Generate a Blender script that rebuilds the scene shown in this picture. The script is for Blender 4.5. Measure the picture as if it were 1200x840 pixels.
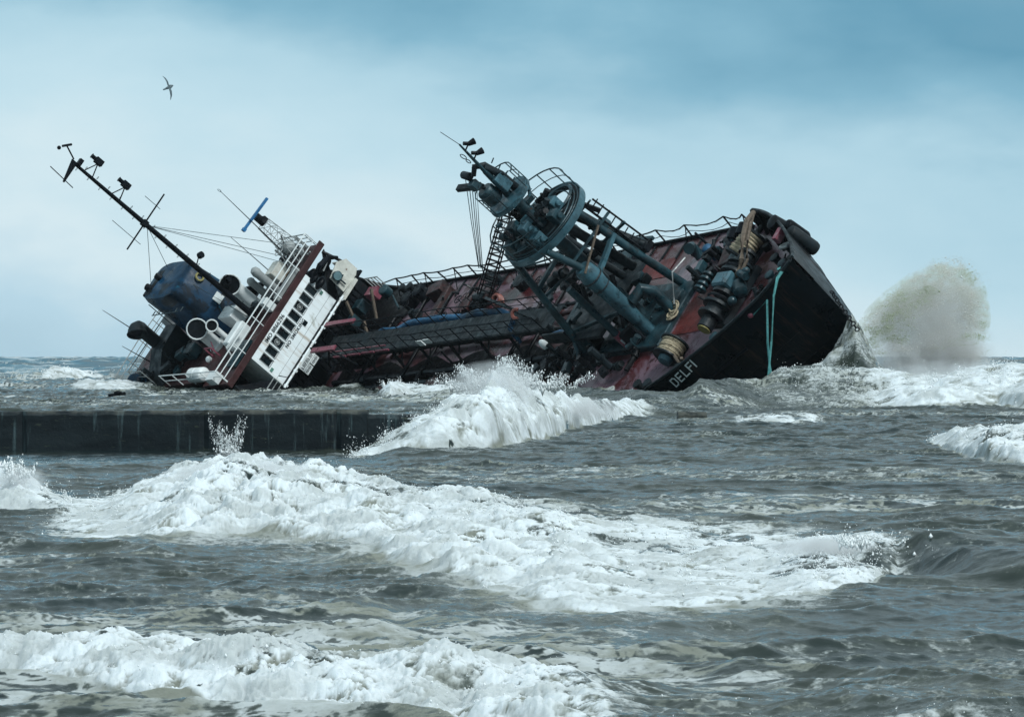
import bpy, bmesh, math, random
import numpy as np
from mathutils import Matrix, Vector, Quaternion
rad = math.radians
for o in list(bpy.data.objects):
    bpy.data.objects.remove(o)
sc = bpy.context.scene
COL = sc.collection
# ------------------------------------------------------------------ camera
CAMH = 2.2
FPX = 4200.0           # focal length in pixels of a 1200 px wide picture
cam = bpy.data.cameras.new('camera'); camo = bpy.data.objects.new('camera', cam); COL.objects.link(camo)
camo.location = (0, 0, CAMH); camo.rotation_euler = (rad(90), 0, 0)
cam.sensor_width = 36; cam.lens = FPX / 1200 * 36; cam.shift_y = -3 / 1200
cam.clip_start = 1; cam.clip_end = 20000
sc.camera = camo
# ------------------------------------------------------------------ world: storm sky
SUN_EL, SUN_AZ = 50.0, 148.0     # sun behind the clouds, over the viewer's right shoulder
w = bpy.data.worlds.new("World"); sc.world = w; w.use_nodes = True
nt = w.node_tree; nt.nodes.clear()
def N(t, typ, **kw):
    n = t.nodes.new(typ)
    for k, v in kw.items():
        if k == 'op': n.operation = v
        else: setattr(n, k, v)
    return n
def ramp(t, stops, interp='LINEAR'):
    r = N(t, 'ShaderNodeValToRGB'); r.color_ramp.interpolation = interp
    e = r.color_ramp.elements
    e[0].position = stops[0][0]; e[0].color = (*stops[0][1], 1)
    e[1].position = stops[-1][0]; e[1].color = (*stops[-1][1], 1)
    for p, c in stops[1:-1]:
        x = e.new(p); x.color = (*c, 1)
    return r
tc = N(nt, 'ShaderNodeTexCoord')
sep = N(nt, 'ShaderNodeSeparateXYZ'); nt.links.new(tc.outputs['Generated'], sep.inputs[0])
sky = N(nt, 'ShaderNodeTexSky', sky_type='NISHITA'); sky.sun_disc = False
sky.sun_elevation = rad(SUN_EL); sky.sun_rotation = rad(SUN_AZ); sky.air_density = 1.5; sky.dust_density = 3
# elevation with large soft cloud billows
mp = N(nt, 'ShaderNodeMapping'); nt.links.new(tc.outputs['Generated'], mp.inputs[0]); mp.inputs['Scale'].default_value = (7, 7, 16)
n1 = N(nt, 'ShaderNodeTexNoise'); n1.inputs['Scale'].default_value = 1.0; n1.inputs['Detail'].default_value = 5; n1.inputs['Roughness'].default_value = .5
nt.links.new(mp.outputs[0], n1.inputs['Vector'])
n2 = N(nt, 'ShaderNodeTexNoise'); n2.inputs['Scale'].default_value = 2.6; n2.inputs['Detail'].default_value = 6; n2.inputs['Roughness'].default_value = .55
nt.links.new(mp.outputs[0], n2.inputs['Vector'])
ax = N(nt, 'ShaderNodeMath', op='MULTIPLY'); ax.inputs[1].default_value = .19; nt.links.new(sep.outputs['X'], ax.inputs[0])   # cloud deck hangs lower to the right
a1 = N(nt, 'ShaderNodeMath', op='MULTIPLY_ADD'); nt.links.new(n1.outputs['Fac'], a1.inputs[0]); a1.inputs[1].default_value = .095
nt.links.new(sep.outputs['Z'], a1.inputs[2])
a2 = N(nt, 'ShaderNodeMath', op='ADD'); nt.links.new(a1.outputs[0], a2.inputs[0]); nt.links.new(ax.outputs[0], a2.inputs[1])
a3 = N(nt, 'ShaderNodeMath', op='MULTIPLY_ADD'); nt.links.new(n2.outputs['Fac'], a3.inputs[0]); a3.inputs[1].default_value = .034; nt.links.new(a2.outputs[0], a3.inputs[2])
a4 = N(nt, 'ShaderNodeMath', op='SUBTRACT'); nt.links.new(a3.outputs[0], a4.inputs[0]); a4.inputs[1].default_value = .0645
mr = N(nt, 'ShaderNodeMapRange'); nt.links.new(a4.outputs[0], mr.inputs[0]); mr.inputs[1].default_value = -.02; mr.inputs[2].default_value = .32
# colours are scene-linear cloud radiance
cr = ramp(nt, [(0.0, (.47, .69, .82)), (.07, (.53, .755, .885)), (.12, (.73, .90, .97)), (.19, (.58, .81, .92)), (.26, (.47, .72, .85)),
               (.33, (.25, .51, .67)), (.40, (.14, .37, .53)), (.56, (.26, .48, .62)), (.8, (.40, .54, .60)), (1.0, (.48, .61, .66))])
nt.links.new(mr.outputs[0], cr.inputs[0])
bgc = N(nt, 'ShaderNodeBackground'); bgc.inputs[1].default_value = 1.0
nt.links.new(cr.outputs[0], bgc.inputs[0])
bgs = N(nt, 'ShaderNodeBackground'); bgs.inputs[1].default_value = .05; nt.links.new(sky.outputs[0], bgs.inputs[0])
mixw = N(nt, 'ShaderNodeMixShader'); mixw.inputs[0].default_value = .90
nt.links.new(bgs.outputs[0], mixw.inputs[1]); nt.links.new(bgc.outputs[0], mixw.inputs[2])
ow = N(nt, 'ShaderNodeOutputWorld'); nt.links.new(mixw.outputs[0], ow.inputs[0])
# ------------------------------------------------------------------ sun veiled by cloud
sl = bpy.data.lights.new('sun', 'SUN'); sl.energy = 2.9; sl.angle = rad(16); sl.color = (.95, 1, 1)
so = bpy.data.objects.new('sun', sl); COL.objects.link(so)
sd = Vector((math.sin(rad(SUN_AZ)) * math.cos(rad(SUN_EL)), math.cos(rad(SUN_AZ)) * math.cos(rad(SUN_EL)), math.sin(rad(SUN_EL))))
so.rotation_euler = sd.to_track_quat('Z', 'Y').to_euler(); so.location = (60, 60, 90)
sc.view_settings.view_transform = 'Standard'; sc.view_settings.look = 'None'
sc.view_settings.exposure = 0.0; sc.view_settings.gamma = 1; sc.view_settings.use_curve_mapping = False
sc.render.engine = 'CYCLES'; sc.cycles.max_bounces = 6; sc.cycles.diffuse_bounces = 3; sc.cycles.glossy_bounces = 3
sc.cycles.transmission_bounces = 3; sc.cycles.volume_bounces = 1; sc.cycles.transparent_max_bounces = 8
sc.cycles.use_denoising = True; sc.cycles.caustics_reflective = False; sc.cycles.caustics_refractive = False
sc.cycles.sample_clamp_indirect = 5
# ------------------------------------------------------------------ helpers
def P3(px, py, Y):
    """world point that the plan of the picture puts at distance Y (used while laying the place out)"""
    return Vector(((px - 600) / FPX * Y, Y, CAMH + (417 - py) / FPX * Y))
def tag(o, label=None, cat=None, group=None, kind=None):
    if label: o['label'] = label
    if cat: o['category'] = cat
    if group: o['group'] = group
    if kind: o['kind'] = kind
    return o
# ship frame: forward s, to port b, up u  (the wreck lies bow towards us, heeled hard to starboard)
RS = Matrix(((0.54378, 0.48403, -0.68558), (-0.83672, 0.37574, -0.39838), (0.06477, 0.79027, 0.60932)))
TS = Vector((-13.5608, 205.511, 2.4875 + CAMH))
MS = Matrix.Translation(TS) @ RS.to_4x4()
MSI = MS.inverted()
def W(s, b, u): return MS @ Vector((s, b, u))
class MB:
    """collects shapes and links them as ONE mesh object"""
    def __init__(self): self.bm = bmesh.new()
    def _xf(self, vs, M):
        bmesh.ops.transform(self.bm, matrix=M, verts=vs)
    def box(self, c, d, rot=None, taper=None):
        r = bmesh.ops.create_cube(self.bm, size=1)['verts']
        if taper:
            for v in r:
                if v.co.z > 0: v.co.x *= taper; v.co.y *= taper
        M = Matrix.Translation(Vector(c))
        if rot is not None: M = M @ (rot.to_matrix().to_4x4() if isinstance(rot, Quaternion) else rot)
        self._xf(r, M @ Matrix.Diagonal((d[0], d[1], d[2], 1))); return self
    def cyl(self, p0, p1, r0, r1=None, n=12, cap=True):
        p0 = Vector(p0); p1 = Vector(p1); d = p1 - p0
        if d.length < 1e-6: return self
        v = bmesh.ops.create_cone(self.bm, cap_ends=cap, segments=n, radius1=r0, radius2=(r0 if r1 is None else max(r1, 1e-4)), depth=d.length)['verts']
        self._xf(v, Matrix.Translation((p0 + p1) / 2) @ d.to_track_quat('Z', 'Y').to_matrix().to_4x4()); return self
    def bar(self, p0, p1, w_, h_=None):
        p0 = Vector(p0); p1 = Vector(p1); d = p1 - p0
        self.box((p0 + p1) / 2, (w_, h_ or w_, d.length), d.to_track_quat('Z', 'Y')); return self
    def tube(self, pts, r, n=8):
        pts = [Vector(p) for p in pts]; rings = []
        for i, p in enumerate(pts):
            a = pts[max(i - 1, 0)]; b = pts[min(i + 1, len(pts) - 1)]
            q = (b - a).to_track_quat('Z', 'Y')
            rr = r[i] if isinstance(r, (list, tuple)) else r
            rings.append([self.bm.verts.new(p + q @ Vector((math.cos(2 * math.pi * k / n) * rr, math.sin(2 * math.pi * k / n) * rr, 0))) for k in range(n)])
        for A, B in zip(rings, rings[1:]):
            # align the rings so tubes do not twist
            off = min(range(n), key=lambda o_: (A[0].co - B[o_].co).length)
            for k in range(n):
                self.bm.faces.new((A[k], A[(k + 1) % n], B[(k + 1 + off) % n], B[(k + off) % n]))
        self.bm.faces.new(rings[0][::-1]); self.bm.faces.new(rings[-1]); return self
    def sph(self, c, r, sc_=(1, 1, 1), sub=2):
        v = bmesh.ops.create_icosphere(self.bm, subdivisions=sub, radius=r)['verts']
        self._xf(v, Matrix.Translation(Vector(c)) @ Matrix.Diagonal((*sc_, 1))); return self
    def lathe(self, p0, axis, prof, n=16, cap=True):
        q = Vector(axis).to_track_quat('Z', 'Y'); p0 = Vector(p0); rings = []
        for (h, r) in prof:
            rings.append([self.bm.verts.new(p0 + q @ Vector((math.cos(2 * math.pi * k / n) * r, math.sin(2 * math.pi * k / n) * r, h))) for k in range(n)])
        for A, B in zip(rings, rings[1:]):
            for k in range(n): self.bm.faces.new((A[k], A[(k + 1) % n], B[(k + 1) % n], B[k]))
        if cap: self.bm.faces.new(rings[0][::-1]); self.bm.faces.new(rings[-1])
        return self
    def torus(self, c, axis, R, r, n=24, m=6, a0=0, a1=2 * math.pi):
        q = Vector(axis).to_track_quat('Z', 'Y'); c = Vector(c); full = abs(a1 - a0 - 2 * math.pi) < 1e-6
        k_ = n if full else n + 1; rings = []
        for i in range(k_):
            a = a0 + (a1 - a0) * i / n
            rings.append([self.bm.verts.new(c + q @ Vector(((R + r * math.cos(2 * math.pi * j / m)) * math.cos(a), (R + r * math.cos(2 * math.pi * j / m)) * math.sin(a), r * math.sin(2 * math.pi * j / m)))) for j in range(m)])
        for i in range(n if full else n):
            A = rings[i]; B = rings[(i + 1) % k_]
            for j in range(m): self.bm.faces.new((A[j], B[j], B[(j + 1) % m], A[(j + 1) % m]))
        return self
    def prism(self, poly, vec):
        vec = Vector(vec); A = [self.bm.verts.new(Vector(p)) for p in poly]; B = [self.bm.verts.new(Vector(p) + vec) for p in poly]
        n = len(A); self.bm.faces.new(A); self.bm.faces.new(B[::-1])
        for k in range(n): self.bm.faces.new((A[k], B[k], B[(k + 1) % n], A[(k + 1) % n]))
        return self
    def grid(self, rows):
        vs = [[self.bm.verts.new(Vector(p)) for p in r] for r in rows]
        for A, B in zip(vs, vs[1:]):
            for k in range(len(A) - 1): self.bm.faces.new((A[k], A[k + 1], B[k + 1], B[k]))
        return vs
    def build(self, name, m, parent=None, smooth=False, bevel=0, ship=False, world=False):
        bm = self.bm
        bmesh.ops.recalc_face_normals(bm, faces=bm.faces)
        if bevel:
            es = [e for e in bm.edges if len(e.link_faces) == 2 and e.calc_face_angle(0) > .6]
            try: bmesh.ops.bevel(bm, geom=es, offset=bevel, segments=1, affect='EDGES', clamp_overlap=True)
            except Exception: pass
        M = None
        if ship:          # given in ship coordinates, linked as a thing of its own with its origin at its own middle
            bmesh.ops.transform(bm, matrix=MS, verts=bm.verts); world = True
        if world and parent is None:
            c = Vector((0, 0, 0))
            lo = [min(v.co[i] for v in bm.verts) for i in range(3)]; hi = [max(v.co[i] for v in bm.verts) for i in range(3)]
            c = Vector(((lo[0] + hi[0]) / 2, (lo[1] + hi[1]) / 2, lo[2]))
            bmesh.ops.translate(bm, vec=-c, verts=bm.verts)
        me = bpy.data.meshes.new(name); bm.to_mesh(me); bm.free()
        me.materials.append(m)
        if smooth:
            me.polygons.foreach_set('use_smooth', [True] * len(me.polygons))
            me.update()
            try: me.set_sharp_from_angle(angle=rad(38))
            except Exception: pass
        o = bpy.data.objects.new(name, me); COL.objects.link(o)
        if world and parent is None: o.location = c
        if parent: o.parent = parent
        return o
def scatter(parent, n, seed, m_, area, rbox, rcyl, lens=(.3, 1.2), pb=.5, dirs=((1, 0, 0), (0, 1, 0), (0, 0, 1), (.6, .6, 0), (0, .6, .6)), on=None, names=('machine_block', 'pipe_stub')):
    """separate fittings, each a mesh of its own"""
    r = random.Random(seed); (s0, s1), (y0, y1), (u0, u1) = area
    for k in range(n):
        s = r.uniform(s0, s1); y = r.uniform(y0, y1); u = r.uniform(u0, u1)
        if on: u += on(s)
        mm = M[r.choice(m_)]
        if r.random() < pb:
            d = (r.uniform(*rbox), r.uniform(*rbox), r.uniform(*rbox) * .8); q = Quaternion((0, 0, 1), r.uniform(0, 1.2))
            part(names[0], mm, parent, lambda b: b.box((s, y, u), d, rot=q), bevel=.03)
        else:
            v = Vector(r.choice(dirs)) * r.uniform(*lens); rr = r.uniform(*rcyl); p = Vector((s, y, u))
            part(names[1], mm, parent, lambda b: [b.tube([p, p + v * .6, p + v + Vector((0, 0, .15))], rr, 8), b.cyl(p + v * .5, p + v * .56, rr * 1.5)], True)
def part(name, m, parent, fn, smooth=False, bevel=0):
    b = MB(); fn(b); return b.build(name, m, parent, smooth, bevel)
# ------------------------------------------------------------------ materials
def mat(name, base, rough=.5, metal=0, var=.35, scale=1.2, col2=None, thr=.52, col3=None, thr3=.62, scale3=3., bump=.25, spec=.5, streak=None, rvar=.25, coat=0):
    """painted / rusting steel: broad tone variation, patches of a second colour, chips of a third, run-down streaks"""
    m = bpy.data.materials.new(name); m.use_nodes = True; t = m.node_tree; t.nodes.clear()
    out = N(t, 'ShaderNodeOutputMaterial'); bs = N(t, 'ShaderNodeBsdfPrincipled'); t.links.new(bs.outputs[0], out.inputs[0])
    tc = N(t, 'ShaderNodeTexCoord'); co = tc.outputs['Object']
    def noise(s, d=5, r=.6, vec=None, dist=0):
        n = N(t, 'ShaderNodeTexNoise'); n.inputs['Scale'].default_value = s; n.inputs['Detail'].default_value = d; n.inputs['Roughness'].default_value = r
        n.inputs['Distortion'].default_value = dist
        t.links.new(vec or co, n.inputs['Vector']); return n.outputs['Fac']
    def step(v, a, b):
        r = N(t, 'ShaderNodeMapRange'); r.interpolation_type = 'SMOOTHSTEP'; t.links.new(v, r.inputs[0]); r.inputs[1].default_value = a; r.inputs[2].default_value = b; return r.outputs[0]
    def mix(f, a, b, bt='MIX'):
        x = N(t, 'ShaderNodeMix', data_type='RGBA', blend_type=bt)
        if isinstance(f, float): x.inputs[0].default_value = f
        else: t.links.new(f, x.inputs[0])
        for i, v in ((6, a), (7, b)):
            if isinstance(v, tuple): x.inputs[i].default_value = (*v, 1)
            else: t.links.new(v, x.inputs[i])
        return x.outputs[2]
    n0 = noise(scale, 6, .65)
    lo = tuple(c * (1 - var) for c in base); hi = tuple(min(c * (1 + var), 1) for c in base)
    c = mix(step(n0, .3, .7), lo, hi)
    if col2: c = mix(step(noise(scale * .8, 7, .7, dist=.6), thr, thr + .08), c, col2)
    if col3: c = mix(step(noise(scale3, 8, .75, dist=.3), thr3, thr3 + .05), c, col3)
    if streak:
        ax_, colr, amt = streak
        mp = N(t, 'ShaderNodeMapping'); t.links.new(co, mp.inputs[0])
        s_ = [3.5, 3.5, 3.5]; s_[ax_] = .35; mp.inputs['Scale'].default_value = s_
        v = noise(1.0, 5, .7, mp.outputs[0])
        f = N(t, 'ShaderNodeMath', op='MULTIPLY'); t.links.new(step(v, .5, .72), f.inputs[0]); f.inputs[1].default_value = amt
        c = mix(f.outputs[0], c, colr)
    t.links.new(c, bs.inputs['Base Color'])
    rr = N(t, 'ShaderNodeMapRange'); t.links.new(noise(scale * 2.3, 4), rr.inputs[0]); rr.inputs[1].default_value = .3; rr.inputs[2].default_value = .7
    rr.inputs[3].default_value = max(rough - rvar, .05); rr.inputs[4].default_value = min(rough + rvar, 1); t.links.new(rr.outputs[0], bs.inputs['Roughness'])
    bs.inputs['Metallic'].default_value = metal; bs.inputs['Specular IOR Level'].default_value = spec
    if coat: bs.inputs['Coat Weight'].default_value = coat; bs.inputs['Coat Roughness'].default_value = .15
    if bump:
        b = N(t, 'ShaderNodeBump'); b.inputs['Strength'].default_value = bump; b.inputs['Distance'].default_value = .08
        t.links.new(noise(scale * 3, 8, .7), b.inputs['Height']); t.links.new(b.outputs[0], bs.inputs['Normal'])
    return m
M = {}
M['hull'] = mat('black_hull_paint', (.0025, .006, .009), .34, 0, .5, .5, (.012, .009, .008), .60, (.035, .012, .008), .68, 2.0, .35, .12, (2, (.045, .028, .022), .8), .12)
M['deck'] = mat('wet_red_deck', (.060, .012, .014), .33, 0, .6, .40, (.185, .115, .145), .45, (.030, .008, .008), .57, .9, .6, .6, None, .15, .35)  # pink patches put wet sky highlights into the deck colour
M['reddeck'] = mat('red_lead_deck', (.11, .018, .016), .45, 0, .5, .8, (.12, .06, .07), .58, (.03, .012, .01), .60, 2.2, .4, .5)
M['roofpaint'] = mat('oxide_red_paint', (.036, .010, .011), .5, 0, .4, .8, (.06, .04, .04), .6, (.02, .01, .01), .62, 3, .3, .4)
M['white'] = mat('white_ship_paint', (.80, .86, .88), .45, 0, .05, .7, (.55, .58, .56), .58, (.26, .15, .08), .655, 1.6, .15, .4, (2, (.36, .26, .17), .75))
M['whiteclean'] = mat('white_gloss_paint', (.68, .72, .72), .4, 0, .08, 1.5, (.45, .44, .40), .62, None, bump=.1)
M['rustwhite'] = mat('rust_stained_white', (.55, .55, .50), .55, 0, .2, 1.4, (.42, .24, .10), .57, (.12, .05, .02), .61, 2.4, .3, .4)
M['grey'] = mat('grey_vent_paint', (.27, .29, .29), .5, 0, .15, 1.2, (.16, .17, .17), .56, (.12, .08, .05), .66, 3, .15, .4)
M['teal'] = mat('blue_grey_mast_paint', (.012, .040, .052), .42, .1, .5, .9, (.007, .020, .026), .52, (.045, .022, .014), .60, 2.2, .2, .5)
M['teallite'] = mat('pale_blue_grey_paint', (.040, .105, .135), .42, .1, .35, 1.3, (.018, .05, .065), .54, (.055, .032, .02), .60, 2.4, .2, .5)
M['tealdark'] = mat('dark_grey_green_steel', (.005, .011, .015), .55, .1, .5, 1.0, (.03, .05, .055), .58, (.03, .014, .010), .64, 3, .3, .4)
M['blue'] = mat('blue_funnel_paint', (.002, .030, .068), .42, 0, .5, .5, (.002, .008, .016), .49, (.006, .075, .125), .60, 1.2, .2, .25)
M['bluelite'] = mat('faded_blue_plastic', (.01, .08, .17), .5, 0, .3, 2, (.10, .30, .42), .58, None, bump=.3)
M['black'] = mat('black_steel', (.003, .005, .008), .5, .2, .5, 1.5, (.012, .012, .014), .6, (.03, .012, .008), .66, 3, .3, .15)
M['dark'] = mat('sooted_dark_plate', (.006, .008, .011), .45, 0, .5, 1.0, (.016, .016, .018), .56, (.018, .006, .005), .62, 2.5, .3, .2)
M['hole'] = mat('dark_interior', (.002, .003, .004), .9, 0, .2, 1, None, bump=0, spec=.05)
M['glass'] = mat('dark_window_glass', (.004, .010, .013), .12, 0, .3, 2, None, bump=0, spec=.3, rvar=.05)
M['rust'] = mat('bare_rust', (.034, .010, .010), .5, 0, .6, 1.4, (.012, .005, .006), .48, None, bump=.4)
M['rope'] = mat('tan_hawser', (.38, .32, .22), .85, 0, .3, 6, (.14, .11, .07), .55, None, bump=.8)
M['ropedark'] = mat('old_brown_hawser', (.13, .10, .075), .85, 0, .3, 6, (.06, .05, .04), .55, None, bump=.8)
M['ropegreen'] = mat('sea_green_rope', (.06, .24, .24), .8, 0, .3, 5, (.10, .32, .32), .55, None, bump=.6)
M['wire'] = mat('galvanised_wire', (.05, .075, .085), .5, .3, .2, 3, None, bump=0)
M['pink'] = mat('pink_red_primer', (.20, .05, .075), .4, 0, .3, 1.5, (.25, .14, .16), .55, (.08, .03, .03), .62, 3, .2, .5)
M['orange'] = mat('faded_orange_plastic', (.20, .06, .045), .5, 0, .3, 3, (.25, .15, .13), .6, None, bump=.2)
M['yellow'] = mat('faded_yellow_paint', (.22, .19, .06), .5, 0, .2, 3, None, bump=.1)
M['lens'] = mat('lamp_glass', (.12, .20, .22), .1, 0, .2, 2, None, bump=0, rvar=.05)
M['letters'] = mat('white_lettering', (.74, .80, .82), .5, 0, .12, 4, (.3, .33, .34), .62, None, bump=0)
M['ink'] = mat('black_lettering', (.02, .03, .035), .6, 0, .2, 4, None, bump=0)
M['deckshade'] = mat('shade_dark_deck', (.004, .004, .005), .40, 0, .6, .7, (.016, .005, .007), .60, None, bump=.4, spec=.15)  # near-black deck colour that stands in for shade
M['concrete'] = None
# ================================================================== the wrecked tanker
ship = bpy.data.objects.new('wrecked_tanker', None); COL.objects.link(ship); ship.matrix_world = MS
tag(ship, 'rusting black and red tanker wreck lying heeled over in the surf', 'ship')
I = lambda x, xs, ys: float(np.interp(x, xs, ys))
def ud(s): return I(s, [-17, -2, 22, 27, 33, 37, 40, 43, 46.8], [-5.0, -5.2, -5.15, -4.95, -4.75, -4.6, -4.3, -3.85, -3.2])
def ubt(s): return I(s, [36.6, 37.4, 40, 43, 45, 46.2, 46.8], [-4.3, -3.45, -3.05, -2.6, -2.2, -1.85, -1.65])
def sstem(u): return I(u, [-11, -9.2, -7.7, -5.5, -3.2, -1.65], [44.0, 45.3, 46.1, 46.6, 46.85, 46.95])
BEAM = 5.75
def halfw(s, u):
    e = sstem(u); L = I(u, [-11, -7.5, -4.5, -2], [14, 11, 9.6, 10.0])
    q = min(max((e - s) / L, 0), 1); f = .5 * (math.sin(q * math.pi / 2) + q ** .8)
    if s < -6: f *= I(s, [-17, -15.5, -12, -6], [.55, .78, .93, 1])
    d = I(u, [-11, -10.4, -9.4, -8], [.55, .80, .96, 1])
    return BEAM * f * d
def hull():
    b = MB()
    us = [0, .08, .2, .34, .5, .66, .8, .9, .97, 1]
    ss = list(np.arange(-16.5, 30, 1.5)) + list(np.arange(30, 43, .7)) + [.0] * 0
    rows = []
    NQ = len(us)
    st = [('s', s) for s in ss] + [('q', q) for q in (.30, .24, .18, .13, .09, .055, .028, .01, 0)]
    for kind, v in st:
        r = []
        for k in us:
            if kind == 's':
                top = ud(v); u = top + (-10.6 - top) * k
                s = min(v, sstem(u) - .30 * 10)
            else:
                top = ud(sstem(-3.4) - v * 10); u = top + (-10.6 - top) * k
                s = sstem(u) - v * 10
            r.append((s, halfw(s, u), u))
        rows.append(r)
    for sg in (1, -1):
        b.grid([[(p[0], sg * p[1], p[2]) for p in r] for r in rows])
    # transom and bottom
    n = len(us)
    for k in range(n - 1):
        p = rows[0][k]; q = rows[0][k + 1]
        b.bm.faces.new([b.bm.verts.new(x) for x in ((p[0], p[1], p[2]), (p[0], -p[1], p[2]), (q[0], -q[1], q[2]), (q[0], q[1], q[2]))])
    for A, B in zip(rows, rows[1:]):
        p = A[-1]; q = B[-1]
        b.bm.faces.new([b.bm.verts.new(x) for x in ((p[0], p[1], p[2]), (q[0], q[1], q[2]), (q[0], -q[1], q[2]), (p[0], -p[1], p[2]))])
    bmesh.ops.remove_doubles(b.bm, verts=b.bm.verts, dist=.004)
    return b
hull().build('hull', M['hull'], ship, smooth=True)
def deckplate(b):
    ss = list(np.arange(-16.4, 36, 1.2)) + list(np.arange(36, 46.5, .5)) + [46.5]
    rows = []
    for s in ss:
        u = ud(s); hw = max(halfw(s, u) - .03, .02)
        rows.append([(s, hw * y, u + .10 * (1 - y * y)) for y in (-1, -.8, -.6, -.4, -.2, 0, .2, .4, .6, .8, 1)])
    b.grid(rows)
part('deck', M['deck'], ship, deckplate, True)
# hull doubling strake / rubbing bar
def strake(b):
    for sg in (-1, 1):
        b.tube([(s, sg * (halfw(s, ud(s) - .25) + .03), ud(s) - .25) for s in np.arange(-15, 44, 1.0)], .09, 6)
        b.tube([(s, sg * (halfw(s, ubt(s) - 2.2) + .03), ubt(s) - 2.2) for s in np.arange(38.4, 42.2, .4)], .05, 6)
part('rubbing_strake', M['black'], ship, strake)
# forecastle bulwark: thick plate with cap rail and inner brackets
bst = list(np.arange(36.6, 43.6, .35)) + [44.0, 44.5, 45.0, 45.5, 45.9, 46.25, 46.5, 46.68, 46.8]
def bulw(b):
    for sg in (1, -1):
        outer = []; inner = []
        for s in bst:
            lo = ud(s) - .05; hi = ubt(s)
            outer.append([(s + (sstem(u_) - sstem(-3.2)) * I(s, [40, 46.8], [0, 1]), sg * max(halfw(s + (sstem(u_) - sstem(-3.2)) * I(s, [40, 46.8], [0, 1]), u_), .03), u_) for u_ in (lo, (lo + hi) / 2, hi)])
            r2 = []
            for p in outer[-1]:
                k = .10
                r2.append((p[0] - (.10 if s > 44 else .03), sg * max(abs(p[1]) - k, .005), p[2]))
            inner.append(r2)
        b.grid(outer); b.grid(inner)
        b.grid([[a[-1], c[-1]] for a, c in zip(outer, inner)])
        b.grid([[a[k] for k in range(3)] for a in (outer[0], inner[0])])
    bmesh.ops.remove_doubles(b.bm, verts=b.bm.verts, dist=.002)
part('bulwark', M['hull'], ship, bulw, True)
def caprail(b):
    for sg in (1, -1):
        b.tube([(s, sg * max(halfw(s, ubt(s)) - .05, .02), ubt(s) + .02) for s in bst], .085, 6)
part('cap_rail', M['tealdark'], ship, caprail)
def brackets(b):
    for sg in (1, -1):
        for s in np.arange(37.5, 45.8, .75):
            hw = halfw(s, ubt(s)); t_ = .04
            p = [(s, sg * (hw - .14), ubt(s) - .08), (s, sg * (hw - .14), ud(s)), (s, sg * (hw - .75), ud(s))]
            b.prism(p, (t_, 0, 0))
part('bulwark_brackets', M['dark'], ship, brackets)
# poop bulwark sweeping down to the main deck, both sides
def poopb(b):
    for sg in (1, -1):
        ss = [-16.4, -14, -11, -8, -5, -3.6, -2.6, -1.8, -1, -.3, .4, 1.2, 2.2, 3.2]
        us_ = [-2.3, -2.4, -2.5, -2.55, -2.6, -2.75, -3.1, -3.55, -4.05, -4.45, -4.75, -4.95, -5.08, -5.14]
        o_ = []; i_ = []
        for s, u in zip(ss, us_):
            hw = halfw(s, ud(s)); o_.append([(s, sg * hw, ud(s) - .1), (s, sg * hw, u)]); i_.append([(s, sg * (hw - .14), ud(s) - .1), (s, sg * (hw - .14), u)])
        b.grid(o_); b.grid(i_); b.grid([[a[1], c[1]] for a, c in zip(o_, i_)]); b.grid([[a[0] for a in (o_[k], i_[k])] + [] for k in (0, 1)][:0] or [[o_[0][0], i_[0][0]], [o_[0][1], i_[0][1]]])
part('poop_bulwark', M['hull'], ship, poopb)
def poopdeck(b):
    rows = []
    for s in np.arange(-16.3, -.9, 1.1):
        hw = halfw(s, -5) - .2; rows.append([(s, y * hw, -3.35) for y in (-1, -.5, 0, .5, 1)])
    v = b.grid(rows)
    b.prism([(-1.05, -5.4, -3.35), (-1.05, 5.4, -3.35), (-1.05, 5.5, -5.15), (-1.05, -5.5, -5.15)], (.08, 0, 0))
part('poop_deck', M['dark'], ship, poopdeck)
# ------------------------------------------------------------------ superstructure
SW = bpy.data.objects.new('deckhouse', None)
def house(b):
    b.box((-7.2, 0, -4.05), (14.0, 9.2, 2.5))
dh = part('deckhouse', M['dark'], ship, house, bevel=.04)
def slats(b):
    for k in range(26):
        y = -4.5 + k * .36
        b.box((-.16, y, -4.1), (.06, .10, 2.3))
    for u in (-3.2, -4.0, -4.9): b.box((-.14, 0, u), (.07, 9.1, .07))
def seams(b):
    for sg in (1, -1):
        for du in (1.5, 3.0, 4.4):
            b.tube([(s, sg * (halfw(s, ud(s) - du) + .004), ud(s) - du) for s in np.arange(24, 45.2, .5)], .018, 4)
        for s in np.arange(26, 45, 2.3):
            b.tube([(min(s, sstem(ud(s) - d) - .02), sg * (halfw(min(s, sstem(ud(s) - d) - .02), ud(s) - d) + .004), ud(s) - d) for d in np.arange(.2, 5.4, .4)], .016, 4)
part('plate_seams', M['dark'], ship, seams)
part('wall_stiffeners', M['black'], dh, slats)
for y in (-3.2, -1.1, 1.0, 3.1):
    def dr(b, y=y):
        b.box((-.10, y, -4.2), (.09, .72, 1.6))
    part('door', M['hole'], dh, dr)
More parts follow.
